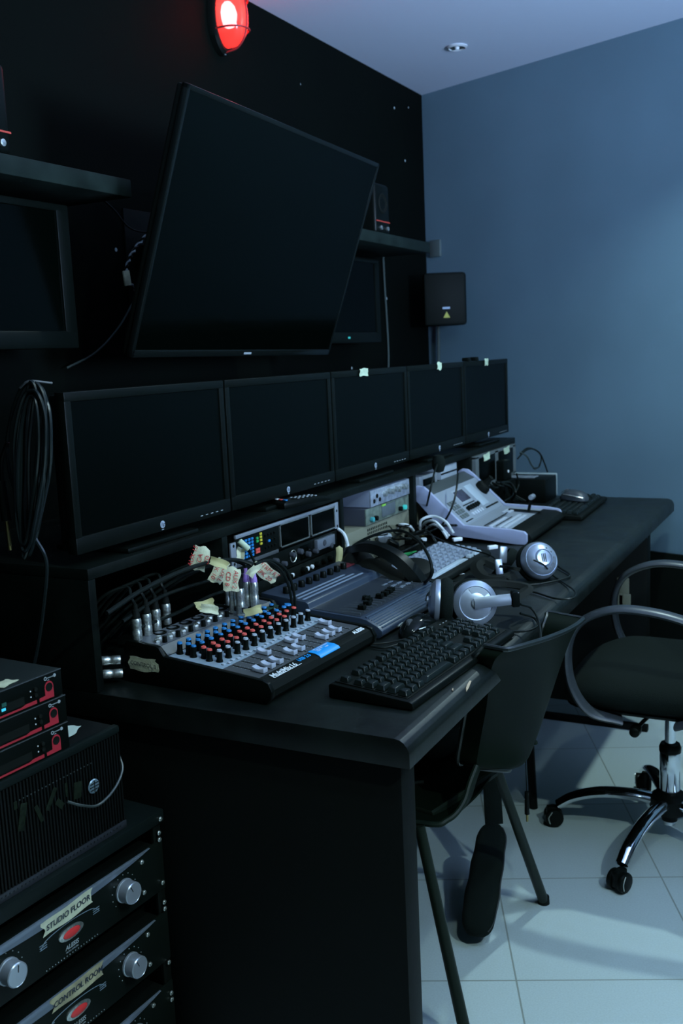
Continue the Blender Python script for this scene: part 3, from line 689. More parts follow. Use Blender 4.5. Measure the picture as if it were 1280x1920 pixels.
obj('scribble_strip', tp, mat('strip_blue_grey', (.20, .25, .32), .4), NV, (0, 0, .0612 - .018 - .0005), (math.atan(.011 / .109), 0, 0))
b = B()
for i in range(9): b.box(.245 + (i % 3) * .028, .265 + (i % 3) * .028, .075 + (i // 3) * .022, .081 + (i // 3) * .022, z2(.1), z2(.1) + .0028)
obj('button_bank', b, mat('bank_grey', (.16, .19, .23), .4), NV)
kb_ = B().cyl((0, 0, 0), (0, 0, .014), .0078, .0068, n=16, bev=.001).mesh('rotary_knob'); kb_.materials.append(plastic)
for i in range(9): obj('rotary_knob', kb_, None, NV, (.030 + i * .031, .240, .0675))
obj('red_display', B().box(.285, .325, .235, .262, .068, .0715, .001), mat('dim_red_display', (.10, .015, .02), .3), NV)

# ------------------------------------------------------------------ rack units in the hutch
def local_box(name, x0, x1, y0, y1, z0, z1, m_, par, bev=.001): return obj(name, B().box(x0, x1, y0, y1, z0, z1, bev), m_, par)
RU = thing('rack_screen_unit', 'silver-edged rack unit with two dark screens and coloured buttons in the hutch', 'rack unit', (-1.150, 1.690, .878), R(90))
W = .490
local_box('chassis', .02, W - .02, .004, .30, .0, .064, plastic_m, RU)
local_box('face_plate', .018, W - .018, 0, .004, 0, .066, plastic, RU)
for x0 in (0, W - .020):
    e_ = local_box('rack_ear', x0, x0 + .020, -.002, .003, -.003 if x0 == 0 else 0, .066 if x0 else .052, silver, RU)
    for z_ in (.006, .045): obj('ear_hole', B().cyl((x0 + .010, -.0026, z_), (x0 + .010, -.0018, z_), .0035, n=10), rubber, e_)
local_box('top_rail', .018, W - .018, -.004, .002, .058, .066, silver, RU)
local_box('bottom_rail', .018, .19, -.003, .002, -.004, .004, dgrey, RU)
fr_ = B()
for (x0, x1) in ((.200, .335), (.345, .468)):
    fr_ = B().box(x0, x1, -.0035, 0, .004, .0065).box(x0, x1, -.0035, 0, .0555, .058).box(x0, x0 + .0025, -.0035, 0, .004, .058).box(x1 - .0025, x1, -.0035, 0, .004, .058)
    f_ = obj('screen_frame', fr_, nickel, RU); obj('screen', B().box(x0 + .002, x1 - .002, -.0015, .0005, .006, .056), screen_g, f_)
bt = B().box(-.004, .004, -.003, 0, -.0025, .0025, .0006)
bt_me = {}
for nm, m_ in (('b', blue), ('r', red), ('g', green), ('y', yellow), ('k', plastic)):
    me = bt.bm.copy(); mm_ = bpy.data.meshes.new('colour_button'); me.to_mesh(mm_); me.free(); mm_.materials.append(m_); bt_me[nm] = mm_
for r_ in range(6):
    for c_ in range(4):
        obj('colour_button', bt_me['b'], None, RU, (.046 + c_ * .0125, -.0002, .012 + r_ * .0072))
for (x_, z_, k_, s_) in ((.104, .045, 'g', 1), (.104, .038, 'g', 1), (.119, .052, 'y', 1), (.119, .045, 'y', 1), (.119, .038, 'y', 1), (.119, .030, 'y', 1), (.100, .020, 'r', 1), (.108, .020, 'r', 1), (.100, .014, 'r', 1), (.108, .014, 'r', 1)):
    obj('colour_button', bt_me[k_], None, RU, (x_, -.0002, z_))
for i in range(4):
    for j in range(3): obj('colour_button', bt_me['b' if (i, j) in ((1, 1),) else 'k'], None, RU, (.140 + i * .013, -.0002, .016 + j * .014))

def knob_unit(name, label, loc, W, H, D, panel, seedn, n, shell, extra=None, cat='rack unit'):
    t = thing(name, label, cat, loc, R(90))
    local_box('chassis', .004, W - .004, .004, D, .001, H - .001, plastic_m, t)
    local_box('face_plate', 0, W, 0, .004, 0, H, panel, t)
    rs = random.Random(seedn)
    me = B().cyl((0, 0, 0), (0, -.012, 0), .0085, .0072, n=16, bev=.001).mesh('control_knob'); me.materials.append(shell)
    for i in range(n):
        sc = rs.uniform(.7, 1.1); obj('control_knob', me, None, t, (.03 + (W - .06) * (i + .5) / n, 0, H * rs.choice((.35, .65))), (0, 0, 0), (sc, 1, sc))
    return t
dk = mat('knob_dark_shine', (.05, .055, .065), .2)
u = knob_unit('effects_rack_unit', 'black rack unit with shiny knobs and small dark display under the screens', (-1.150, 1.700, .828), .470, .046, .25, plastic, 3, 11, dk)
local_box('display', .28, .335, -.002, .001, .006, .040, screen_g, u)
local_box('selector_block', .350, .440, -.010, .0, .016, .042, mat('worn_silver', (.25, .28, .33), .35, metal=.6), u)
b = B(); b.tube([(math.cos(a) * .014, 0, math.sin(a) * .014) for a in [2 * PI * i / 16 for i in range(16)]], .0012, 6, 1, True)
obj('dial_ring', b, nickel, u, (.245, -.002, .024))
u = knob_unit('patch_rack_unit', 'lowest black rack unit with white buttons in the hutch', (-1.150, 1.700, .781), .470, .044, .25, plastic_m, 8, 12, plastic)
for i, x_ in enumerate((.235, .285, .308, .330)): obj('white_button', B().cyl((0, 0, 0), (0, -.006, 0), .0052, n=12, bev=.001), white, u, (x_, 0, .028))
local_box('lower_rail', .02, .45, -.006, 0, .0, .006, dgrey, u)
u = knob_unit('slim_rack_unit', 'slim black unit at the bottom of the hutch rack', (-1.150, 1.700, .7515), .470, .027, .25, plastic_m, 9, 0, plastic)
local_box('edge_strip', .01, .46, -.003, .001, .02, .026, dgrey, u)

# stacked boxes in the third bay
gb = thing('beige_rack_box', 'olive-beige metal box at the bottom of the stack behind the cable tangle', 'electronics', (-1.160, 2.206, .7515), R(90))
local_box('case', 0, .445, 0, .33, 0, .098, olive, gb, .003)
b = B()
for i in range(12):
    for j in range(2): b.box(.16 + i * .011, .166 + i * .011, -.0005, .001, .072 + j * .010, .079 + j * .010)
obj('vent_slots', b, rubber, gb)
text('printed_number', '36', .020, mat('dark_olive_print', (.08, .08, .05), .5), gb, (.40, -.0006, .05), (R(90), 0, 0))
u = thing('display_box', 'dark box with green-lit worn front in the middle of the stack', 'electronics', (-1.155, 2.350, .851), R(90))
local_box('case', 0, .290, .003, .26, 0, .046, mat('dark_slate_case', (.035, .040, .055), .5), u)
local_box('front_panel', 0, .290, 0, .004, .001, .045, mat('worn_green_panel', (.12, .15, .12), .45, var=.35, vscale=60), u)
local_box('window', .10, .19, -.002, .001, .008, .040, mat('window_grey', (.09, .11, .12), .3), u)
for (x_, m_) in ((.03, mat('teal_knob', (.05, .32, .34), .4)), (.055, plastic), (.22, plastic), (.25, ledg)): obj('control_knob', B().cyl((0, 0, 0), (0, -.010, 0), .007, n=12, bev=.001), m_, u, (x_, 0, .014))
local_box('green_tag', .10, .125, -.003, .0, .038, .044, mat('lime_tag', (.25, .55, .08), .5), u)
u = thing('amplifier_box', 'silver-blue box with a row of knobs on top of the stack', 'electronics', (-1.150, 2.372, .8985), R(90))
local_box('case', 0, .262, .003, .14, 0, .047, mat('blue_silver_case', (.28, .32, .42), .4, metal=.3), u)
local_box('front_panel', 0, .262, -.001, .004, .001, .046, mat('silver_front', (.30, .34, .40), .4, metal=.3, var=.25, vscale=80), u)
for i in range(7):
    obj('control_knob', B().cyl((0, 0, 0), (0, -.011, 0), .0075, n=12, bev=.001), nickel, u, (.085 + i * .024, 0, .026 + .004 * (i % 2)))
for i in range(3): obj('jack_socket', B().cyl((0, 0, 0), (0, -.003, 0), .006, n=12), rubber, u, (.02 + i * .018, 0, .015 + .012 * (i % 2)))
# fourth bay
u = thing('small_recorder', 'small pale-framed box in the bay behind the grey switcher', 'electronics', (-1.150, 2.685, .875), R(90))
local_box('case', .03, .17, .0, .12, 0, .062, grey, u, .002); local_box('window', .055, .145, -.003, .002, .014, .052, screen_g, u)
local_box('support', .03, .17, .01, .12, -.123, -.001, olive, u, .002)
u = thing('grey_module', 'light grey striped box in the bay left of the twin screens', 'electronics', (-1.150, 2.89, .905), R(90))
local_box('case', 0, .14, 0, .12, 0, .042, lgrey, u, .002); local_box('stripe', .0, .14, -.002, .001, .016, .021, plastic, u)
local_box('support', 0, .14, .01, .12, -.153, -.001, olive, u, .002)
u = thing('twin_screen_unit', 'grey-framed pair of small dark screens with two pale tapes at the hutch\'s far end', 'monitor', (-1.135, 3.17, .83), R(90))
W = .45
for (x0, x1) in ((.035, .205), (.245, .415)):
    local_box('screen', x0, x1, -.001, .002, .016, .108, screen_m, u)
obj('frame', B().box(0, W, 0, .03, 0, .014).box(0, W, 0, .03, .110, .119).box(0, .033, 0, .03, .01, .115).box(.207, .243, 0, .03, .01, .115).box(.417, W, 0, .03, .01, .115).box(.03, .42, .004, .03, .01, .115), mat('frame_grey', (.11, .13, .13), .5), u)
local_box('lower_case', 0, W, .002, .12, -.078, -.001, plastic_m, u)
for x_, l_ in ((.105, 'pale green tape above the left of the twin screens'), (.330, 'pale green tape above the right of the twin screens')):
    tapequad('tape_strip', l_, 0, (-1.131, 3.17 + x_, .937), (R(90), R(-4), R(90)), .060, .024, tapeg, seed=int(x_ * 100), bend=.0012, group='tapes on the twin screens')

# remote control on the hutch
rc = thing('remote_control', 'black remote with a white, red and blue end on the hutch before the second monitor', 'remote control', (-1.155, 1.905, .9705), R(74))
obj('body', B().prism([(-.004, 0), (.15, 0), (.15, .010), (.10, .017), (.01, .019), (-.004, .014)], -.022, .022, 'y', .004), plastic, rc)
for i in range(5):
    for j in range(3): obj('button', B().box(-.003, .003, -.002, .002, 0, .0015), whiteish, rc, (.05 + i * .014, (j - 1) * .012, .0175 - i * .0003))
for j, m_ in enumerate((white, red, blue)): obj('colour_key', B().box(-.003, .004, -.006, .006, 0, .003, .001), m_, rc, (.006, (j - 1) * -.0135, .0180))
lt_ = [(.0, 0)]

# coiled cable at the near end of the monitors
cc = thing('coiled_instrument_cable', 'coiled black cable with brass-tipped plug hanging beside the nearest monitor', 'cable', (-1.21, 1.235, 1.13))
bb = B(); rs = random.Random(5)
for k_ in range(9):
    a_ = rs.uniform(-.012, .012); w_ = .012 + .0035 * k_; s_ = rs.uniform(.85, 1.05)
    pts = []
    for i in range(16):
        t_ = 2 * PI * i / 16
        x_ = math.cos(t_) * w_ * (.9 + .25 * math.sin(t_)) ; z_ = math.sin(t_) * .14 * s_
        pts.append((x_ + .026 * math.sin(t_) + a_ * .4, -.020 - .004 * (k_ % 4) + rs.uniform(-.002, .002), z_ + .012 + rs.uniform(-.003, .003)))
    bb.tube(pts, .0033, 7, 4, True)
bb.tube([(-.03, -.02, -.06), (-.05, -.02, -.01), (-.055, -.02, .05), (-.030, -.025, .11), (.0, -.028, .15), (.022, -.024, .155), (.036, -.02, .13), (.034, -.02, .05)], .0035, 7)
bb.tube([(-.01, -.022, -.10), (.01, -.02, -.14), (0, -.02, -.2), (-.03, -.02, -.30), (-.08, -.02, -.42)], .0035, 7)
obj('cable_bundle', bb, mat('sheen_black_cable', (.016, .020, .026), .25, spec=.5001), cc)
obj('plug_barrel', B().cyl((-.070, -.022, -.075), (-.0735, -.022, -.006), .0085, .0075, n=14, bev=.001).tube([(-.073, -.022, -.01), (-.068, -.022, .03), (-.05, -.022, .06)], .004, 7), plastic, cc)
obj('plug_tip', B().cyl((-.0685, -.022, -.118), (-.070, -.022, -.075), .0038, n=12).cyl((-.0682, -.022, -.126), (-.0685, -.022, -.118), .0032, .0040, n=12), gold, cc)
obj('hook', B().tube([(.04, .0, .155), (.02, -.03, .16), (0, -.032, .15)], .002, 6), dgrey, cc)

# ------------------------------------------------------------------ grey vision switcher with cheeks and T-bar
SW = thing('vision_switcher', 'lilac-grey vision switcher with raised rear console and T-bar lever', 'switcher', (-.815, 2.69, .751), R(91.5))
W = .43
ck = [(.006, 0), (0, .008), (.0, .030), (.008, .038), (.04, .043), (.188, .051), (.295, .150), (.312, .163), (.333, .165), (.347, .156), (.345, .130), (.275, .055), (.225, .019), (.03, .0)]
for x0 in (0, W - .014): obj('side_cheek', B().prism(ck, x0, x0 + .014, 'x', .0025), lilac, SW)
obj('body', B().prism([(.012, .001), (.006, .010), (.010, .030), (.05, .036), (.190, .044), (.290, .137), (.325, .150), (.338, .140), (.270, .052), (.225, .020)], .012, W - .012, 'x'), swgrey, SW)
obj('wrist_pad', B().prism([(.0, .001), (-.008, .006), (-.012, .016), (-.004, .028), (.016, .0350), (.06, .0375), (.06, .030), (.02, .001)], .015, W - .015, 'x', .003), plastic_m, SW)
zl = lambda y: .036 + (y - .05) * .008 / .14
def deck(name, x0, x1, y0, y1, h, m_, par=SW, bev=.0008): return obj(name, B().box(x0, x1, y0, y1, 0, h, bev), m_, par, (0, 0, zl((y0 + y1) / 2) - .0003), (.04, 0, 0))
swk = mat('switcher_button', (.46, .50, .56), .4)
bme = B().box(-.0058, .0058, -.0055, .0055, 0, .006, .001).mesh('deck_button'); bme.materials.append(swk)
for r_, y in enumerate((.075, .092, .118)):
    for i in range(17 if r_ < 2 else 12): obj('deck_button', bme, None, SW, (.040 + i * .0135, y, zl(y)), (.04, 0, 0))
deck('button_strip', .03, .27, .132, .137, .0012, rubber)
deck('button_strip', .05, .22, .104, .107, .0012, rubber)
for i in range(8): obj('deck_button', bme, None, SW, (.285 + (i % 4) * .016, .135 + (i // 4) * .016, zl(.14)), (.04, 0, 0))
tb = obj('tbar_slot', B().box(.325, .345, .045, .150, 0, .003, .001), rubber, SW, (0, 0, .0375), (.05, 0, 0))
obj('tbar_lever', B().tube([(.335, .085, .040), (.335, .080, .065), (.335, .074, .085)], .005, 8), plastic, SW)
obj('tbar_handle', B().cyl((.318, .073, .088), (.352, .073, .088), .0085, n=16, bev=.003), silver, SW)
# sloped console face: local frame on the slope
SA = math.atan2(.093, .100)
fc_ = bpy.data.objects.new('control_face', B().box(.016, W - .016, 0, .132, 0, .002).mesh('control_face')); COL.objects.link(fc_); fc_.data.materials.append(swgrey)
fc_.parent = SW; fc_.location = (0, .192, .0455); fc_.rotation_euler = (SA, 0, 0)
def face(name, x0, x1, y0, y1, h, m_): return obj(name, B().box(x0, x1, y0, y1, .001, .002 + h, .0006), m_, fc_)
kp = mat('keypad_olive', (.10, .12, .12), .5)
for i in range(3):
    for j in range(4): face('keypad_key', .045 + i * .022, .062 + i * .022, .020 + j * .018, .034 + j * .018, .003, kp)
face('display', .150, .235, .070, .112, .0012, mat('violet_grey_display', (.05, .05, .075), .25))
face('display_rim', .145, .240, .064, .118, .0006, lgrey)
for i in range(5): obj('rotary_knob', B().cyl((0, 0, 0), (0, 0, .012), .008, .0068, n=14, bev=.001), plastic, fc_, (.140 + i * .022, .042, .002))
for i in range(5): face('white_key', .135 + i * .022, .148 + i * .022, .014, .026, .004, swk)
face('name_strip', .05, .115, .006, .010, .0006, rubber); face('name_strip', .13, .24, .056, .060, .0006, rubber)
face('preset_panel', .265, .330, .030, .118, .0015, mat('pale_preset_panel', (.38, .44, .50), .4))
face('name_strip', .27, .40, .016, .022, .0006, rubber)
obj('joystick', B().lathe([(.024, 0), (.024, .012), (.020, .020), (.012, .024), (.008, .045), (.010, .052), (0, .056)]), rubber, fc_, (.375, .085, .002))
b = B()
for i in range(6): b.box(-.0006, .0004, .12 + i * .022, .135 + i * .022, .03 + i * .018, .031 + i * .018)
obj('rear_hood', B().prism([(.288, .138), (.325, .158), (.338, .150), (.300, .122)], .014, W - .014, 'x', .002), mat('hood_dark', (.045, .055, .055), .5), SW)

# gooseneck microphones / stalks in front of the hutch
cable('gooseneck_stalk', 'thin black gooseneck standing left of the grey switcher', [at(790, 985, .80), at(797, 960, .83), atx(805, 925, -1.07), atx(813, 890, -1.08), atx(820, 868, -1.10)], .0030)
cable('gooseneck_stalk', 'thin black gooseneck rising in front of the switcher display', [at(828, 985, .80), at(842, 962, .84), at(852, 935, .88), at(857, 905, .92), at(858, 888, .94)], .0030)
for (px, py, X, l_) in ((822, 868, -1.10, 'black foam head on the left gooseneck'),):
    tag(obj('foam_windscreen', B().lathe([(0, -.03), (.014, -.026), (.020, -.010), (.020, .008), (.014, .022), (0, .026)]), fabric, None, atx(px, py, X)), l_, 'microphone')

# ------------------------------------------------------------------ black keyboard with pale keys (tilted up on the tangle side)
KB = thing('editing_keyboard', 'black keyboard with pale grey keys and a long white front row', 'keyboard', (-.868, 2.070, .752), R(89.5))
W, D = .44, .155
obj('body', B().prism([(0, 0), (-.006, .004), (-.004, .014), (.004, .018), (D, .034), (D + .004, .030), (D + .004, 0)], 0, W, 'x', .003), plastic_m, KB)
tk = math.atan(.016 / .151)
kz = lambda y: .0175 + y * .105
me_s = km.copy(); me_s.materials.append(mat('grey_key', (.20, .235, .29), .45))
me_w = km.copy(); me_w.materials.append(mat('white_key', (.36, .42, .46), .4))
for (xc, wd) in ((.040, .030), (.190, .245), (.335, .030), (.385, .050)):
    obj('front_key', me_w, None, KB, (xc, .018, kz(.018)), (tk, 0, 0), (wd / .0165, .85, .8))
for r_ in range(7):
    for c_ in range(13):
        x_ = .022 + c_ * .0325 + (.004 if r_ % 2 else 0); y_ = .036 + r_ * .0165
        if x_ > W - .015: continue
        obj('key', me_s, None, KB, (x_, y_, kz(y_)), (tk, 0, 0), (1.75, .80, .7))

# ------------------------------------------------------------------ headphones
def rel(o, root): o.location = Vector(o.location) - Vector(root.location); return o
sil_hp = mat('headphone_silver', (.40, .45, .54), .33, metal=.7)
def cup(t, pos, nrm, r, roll=0, style=0):
    rt = Vector(nrm).to_track_quat('Z', 'Y').to_euler(); p_ = Vector(pos) - Vector(t.location)
    if style == 0: pr = [(r * .98, -.004), (r, 0), (r * .97, .006), (r * .80, .013), (r * .74, .0145), (r * .70, .0135), (r * .45, .0175), (r * .30, .019), (0, .0195)]
    else: pr = [(r * .98, -.004), (r, 0), (r * .96, .010), (r * .86, .017), (r * .84, .016), (r * .70, .024), (r * .48, .029), (r * .46, .026), (r * .40, .031), (r * .36, .032), (0, .030)]
    c_ = obj('ear_cup', B().lathe(pr, n=40), sil_hp, t, p_, rt)
    if style == 0:
        obj('pivot_disc', B().lathe([(.011, .018), (.011, .022), (.009, .0235), (.0038, .0235), (.0034, .021), (0, .021)]), silver, c_)
        obj('pivot_hole', B().lathe([(.0036, .0215), (0, .0236)]), rubber, c_)
        obj('quarter_panel', B().grid(lambda u, v: (lambda a, q: (math.cos(a) * q, math.sin(a) * q, .0148 + (.7 - q / r) * .007 + .0006))(R(35 + 80 * u), r * (.42 + .28 * v)), 8, 3, .0004), lgrey, c_)
    else:
        b = B()
        for k_ in (-1, 0, 1): b.box(k_ * .0045 - .0011, k_ * .0045 + .0011, -.011, .011, .0295, .0325, .0005)
        obj('centre_slots', b, dgrey, c_)
        b = B()
        for k_ in range(5): a = R(-60 + k_ * 30); b.cyl((r * .58 * math.cos(a), r * .58 * math.sin(a), .0235), (r * .58 * math.cos(a), r * .58 * math.sin(a), .0275), .0022, n=8)
        obj('rim_dots', b, dgrey, c_)
    obj('ear_pad', B().lathe([(r * .94, -.003), (r * 1.06, -.010), (r * 1.08, -.020), (r * .98, -.029), (r * .70, -.031), (r * .58, -.024), (r * .5, -.012), (0, -.012)], n=36), fabric, t, p_, rt)
    return c_
h1 = thing('headphones', 'silver headphones lying behind the near keyboard, straight arm pointing right', 'headphones', (-.67, 1.87, .751), 0)
cA = Vector((-.672, 1.852, .800)); nA = Vector((.52, -.80, .22)).normalized()
cB = Vector((-.747, 1.838, .800)); nB = Vector((-.92, -.38, .08)).normalized()
cup(h1, cA, nA, .047); cup(h1, cB, nB, .047)
def bar(name, pts, w_, th, m_, t, up): 
    o = obj(name, B().tube([Vector(p) - Vector(t.location) for p in pts], w_, 4, 5, up=up, flat=th / w_), m_, t); return o
e1 = cA + nA * .024; rgt = Vector((.80, .58, .03))
bar('silver_arm', [e1 - rgt * .006, e1 + rgt * .035, e1 + rgt * .072 - nA * .004], .0115, .003, mat('arm_grey', (.13, .15, .18), .35, metal=.3), h1, nA)
obj('arm_joint', B().box(-.006, .010, -.010, .010, -.016, .016, .003), plastic_g, h1, e1 + rgt * .080 - nA * .008 - h1.location, (0, 0, R(35)))
bar('padded_headband', [e1 + rgt * .080 - nA * .010, e1 + rgt * .092 - nA * .05, (-.60, 1.985, .806), (-.665, 1.985, .812), (-.735, 1.93, .815), (-.768, 1.875, .808), cB + nB * .014], .012, .005, rubber, h1, (.25, -.4, .88))
h2 = thing('headphones', 'silver headphones farther back with slotted round ear cup and flat black band', 'headphones', (-.70, 2.29, .751), 0)
cA = Vector((-.665, 2.29, .797)); nA = Vector((.62, -.66, .42)).normalized()
cB = Vector((-.79, 2.36, .775)); nB = Vector((-.75, -.2, .62)).normalized()
cup(h2, cA, nA, .047, style=1)
obj('ear_pad', B().lathe([(.044, -.003), (.049, -.010), (.050, -.020), (.046, -.029), (.03, -.031), (0, -.012)]), fabric, h2, cB - h2.location, nB.to_track_quat('Z', 'Y').to_euler())
bar('silver_arm', [at(975, 1068, .792), at(955, 1064, .796), at(938, 1062, .79)], .006, .004, plastic, h2, (0, -.5, .8))
obj('silver_hinge', B().box(-.009, .009, -.004, .004, -.019, .019, .003), sil_hp, h2, at(935, 1063, .785) - h2.location, (R(-15), 0, R(35)))
obj('silver_hinge', B().box(-.010, .010, -.004, .004, -.021, .021, .003), sil_hp, h2, at(943, 1040, .800) - h2.location, (R(-15), R(8), R(35)))
bar('padded_headband', [at(932, 1062, .775), at(905, 1052, .785), at(893, 1062, .78), at(905, 1080, .765), at(935, 1085, .760), at(965, 1078, .765)], .016, .006, rubber, h2, (.1, -.5, .85))
h3 = thing('headphones', 'large all-black headphones with thick padded band arching beside the blue fader desk', 'headphones', (-.95, 2.05, .751), 0)
bar('padded_headband', [at(652, 1062, .80), at(650, 1040, .825), at(668, 1027, .85), at(700, 1026, .862), at(738, 1042, .850), at(768, 1068, .82), at(790, 1096, .785)], .021, .009, plastic, h3, (.35, -.6, .7))
bar('inner_strap', [at(655, 1062, .80), at(690, 1055, .825), at(730, 1072, .81), at(765, 1094, .79)], .016, .003, rubber, h3, (.35, -.6, .7))
obj('ear_pad', B().lathe([(.030, -.016), (.040, -.012), (.044, 0), (.040, .012), (.026, .018), (0, .014)]), plastic_m, h3, Vector((-1.045, 2.075, .803)) - h3.location, (R(70), 0, R(30)))
obj('ear_pad', B().lathe([(.030, -.016), (.040, -.012), (.044, 0), (.040, .012), (.026, .018), (0, .014)]), plastic_m, h3, Vector((-.905, 2.095, .800)) - h3.location, (R(20), 0, R(30)))

# ------------------------------------------------------------------ cable tangle behind the headphones and keyboards
tg = 'black cables tangled on the desk'
def dc(label, l, z, r=.0026, m=None, name='desk_cable', g=tg):
    pts = [at(px, py, zz) for (px, py), zz in zip(l, z if isinstance(z, (list, tuple)) else [z] * len(l))]
    return cable(name, label, pts, r, m, g)
dc('large black cable loop standing over the pale-keyed keyboard', [(628, 1060), (660, 1025), (705, 1002), (750, 995), (785, 1015), (806, 1050), (808, 1078), (795, 1092), (775, 1090), (750, 1075)], [.80, .84, .87, .88, .87, .85, .82, .79, .78, .79], .0036)
dc('black cable curling round the silver headphones\' arm end onto the desk edge', [(975, 1133), (995, 1140), (1008, 1160), (1012, 1180), (1014, 1200)], [.79, .77, .757, .757, .756])
dc('black cable looping from headphones arm back to the near keyboard', [(975, 1150), (1000, 1158), (1008, 1172), (990, 1182), (960, 1184), (930, 1182)], [.77, .755, .755, .755, .755, .755])
dc('black cable crossing the desk below the farther headphones', [(800, 1085), (850, 1090), (900, 1093), (980, 1097), (1030, 1092), (1068, 1080), (1050, 1065), (1040, 1058)], [.758, .757, .756, .755, .755, .755, .756, .76])
dc('black cable making a wide loop at the desk edge beside the headphones', [(900, 1096), (950, 1100), (1000, 1110), (1040, 1122), (1072, 1122), (1078, 1110), (1060, 1095), (1035, 1078), (1020, 1060), (1000, 1050)], [.755, .755, .755, .755, .755, .755, .755, .757, .80, .815], .0022)
dc('thin black cable from the left ear cup to the near keyboard', [(842, 1135), (858, 1152), (875, 1165), (895, 1172)], [.80, .775, .765, .762], .002)
dc('black cable running from the tangle past the keyboard to the hinge', [(800, 1000), (840, 1018), (880, 1030), (925, 1045), (950, 1085), (990, 1095)], [.80, .80, .79, .78, .76, .756], .0022)
dc('black mouse lead curling from the nearest console', [(695, 1212), (720, 1215), (750, 1207), (765, 1200)], .7545, .0022)
dc('second thin lead beside the mouse', [(690, 1208), (725, 1205), (760, 1198)], .7545, .0018)
dc('black lead over the armrest of the blue fader desk to the far headphones', [(860, 1095), (830, 1100), (790, 1080), (760, 1060), (730, 1050)], [.756, .765, .80, .81, .80], .002)
rs = random.Random(11)
for k_ in range(12):
    x0 = rs.uniform(650, 780); y0 = 1035 - (x0 - 650) * .35 + rs.uniform(-18, 14)
    pts = [(x0, y0)]
    for j in range(5): pts.append((min(855, max(648, pts[-1][0] + rs.uniform(-15, 48))), min(1055, max(985, pts[-1][1] + rs.uniform(-22, 16)))))
    dc('black cable in the tangle of leads between beige box and pale-keyed keyboard', pts, [rs.uniform(.765, .83) for _ in pts], rs.choice((.0022, .003, .0035)))
for i, (l, z) in enumerate((([(787, 992), (790, 975), (812, 968), (835, 978), (850, 1000)], [.80, .83, .84, .83, .80]), ([(790, 988), (800, 978), (815, 978), (830, 992), (842, 1005)], [.79, .82, .83, .81, .79]), ([(742, 1000), (748, 985), (765, 985), (775, 995)], [.79, .82, .82, .80]), ([(800, 990), (812, 984), (825, 990), (838, 1008)], [.78, .81, .81, .79]))):
    dc(['highest white cable loop at the switcher\'s corner', 'second white cable loop under the first', 'short white cable loop left of the switcher', 'lowest white cable loop at the switcher\'s corner'][i], l, z, .0040, cable_w, 'white_cable', 'white cable loops by the switcher')
cable('white_cable', 'white cable bending down from the beige box beside the rack units', [atx(634, 992, -1.15), atx(645, 1002, -1.13), atx(651, 1020, -1.12), atx(652, 1035, -1.11)], .0045, cable_w)
tag(obj('green_connector', B().box(-.022, .022, -.006, .006, -.004, .004, .001), green, None, at(770, 1038, .775), (0, 0, R(65))), 'small green connector lying in the cable tangle', 'connector')
for (px, py, l_) in ((790, 1012, 'white connector on the pale-keyed keyboard\'s rear edge'), (923, 1026, 'small white connector between keyboard and headphones'), (857, 1011, 'flat white plug at the switcher\'s cheek')):
    tag(obj('white_connector', B().box(-.014, .014, -.006, .006, -.005, .005, .002), white, None, at(px, py, .79), (0, 0, R(50))), l_, 'connector', 'loose white connectors')
pb = thing('power_box', 'black low box with small metal plugs between the beige box and the pale keys', 'electronics', tuple(at(800, 1005, .7515)), R(92))
obj('case', B().box(-.14, .10, -.005, .10, 0, .030, .003), plastic_m, pb)
for i in range(5): obj('plug', B().cyl((-.12 + i * .045, -.02, .014), (-.12 + i * .045, -.004, .014), .0055, n=10), gold if i % 2 else nickel, pb)
for i, (px, py) in enumerate(((708, 1010), (722, 1008), (735, 1022))):
    tag(obj('power_adapter', B().box(-.016, .016, -.010, .010, -.012, .012, .003), lgrey if i < 2 else plastic, None, at(px, py, .80), (R(20), R(15 * i), R(40))), ['leftmost pale adapter plug in the tangle', 'second pale adapter plug in the tangle', 'dark adapter plug in the tangle'][i], 'plug', 'adapter plugs in the tangle')
rs = random.Random(4)
tag(obj('folded_card', B().box(-.02, .02, -.01, .01, 0, .0008), white, None, at(855, 1077, .7515), (0, 0, R(60))), 'white card scrap on the desk right of the pale keys', 'card')

# far end: small black computer, cables
pc = thing('small_computer', 'small black computer box with pale right edge at the far end of the desk', 'computer', (-.975, 3.455, .751), R(90))
obj('case', B().box(0, .15, 0, .20, 0, .085, .004), plastic, pc)
obj('pale_edge', B().box(.150, .172, .002, .19, .004, .088, .003), mat('pale_edge_grey', (.30, .36, .36), .5), pc)
obj('top_card', B().box(.03, .09, .05, .16, .085, .088, .001), grey, pc)
sp = thing('small_black_device', 'small black device with white light mark behind the far computer box', 'electronics', (-1.10, 3.40, .84), R(80))
obj('case', B().box(-.02, .04, -.0, .05, -.002, .07, .006), plastic, sp); obj('light_mark', B().cyl((.01, -.002, .03), (.01, .001, .03), .005, n=12), white, sp)
tag(obj('device_support', B().box(-.03, .05, -.01, .07, 0, .087, .003), plastic_m, None, (-1.10, 3.40, .751), (0, 0, R(80))), 'black block under the small device behind the computer box', 'box')
for i, l in enumerate(([(975, 850), (990, 840), (1010, 848), (1020, 868), (1026, 885)], [(970, 860), (985, 845), (1000, 842), (1014, 855), (1010, 875), (1000, 878)], [(975, 848), (988, 856), (995, 870), (1003, 880)], [(968, 888), (972, 910), (960, 930), (945, 940)])):
    cable('far_cable', ['outer cable loop against the blue wall', 'inner cable loop against the blue wall', 'short cable crossing inside the far loops', 'cable dropping beside the hutch\'s far end'][i], [atx(a, b_, -1.02) for a, b_ in l], .003, [cable_m, cable_m, wc, cable_m][i], 'cables at the far end of the desk')
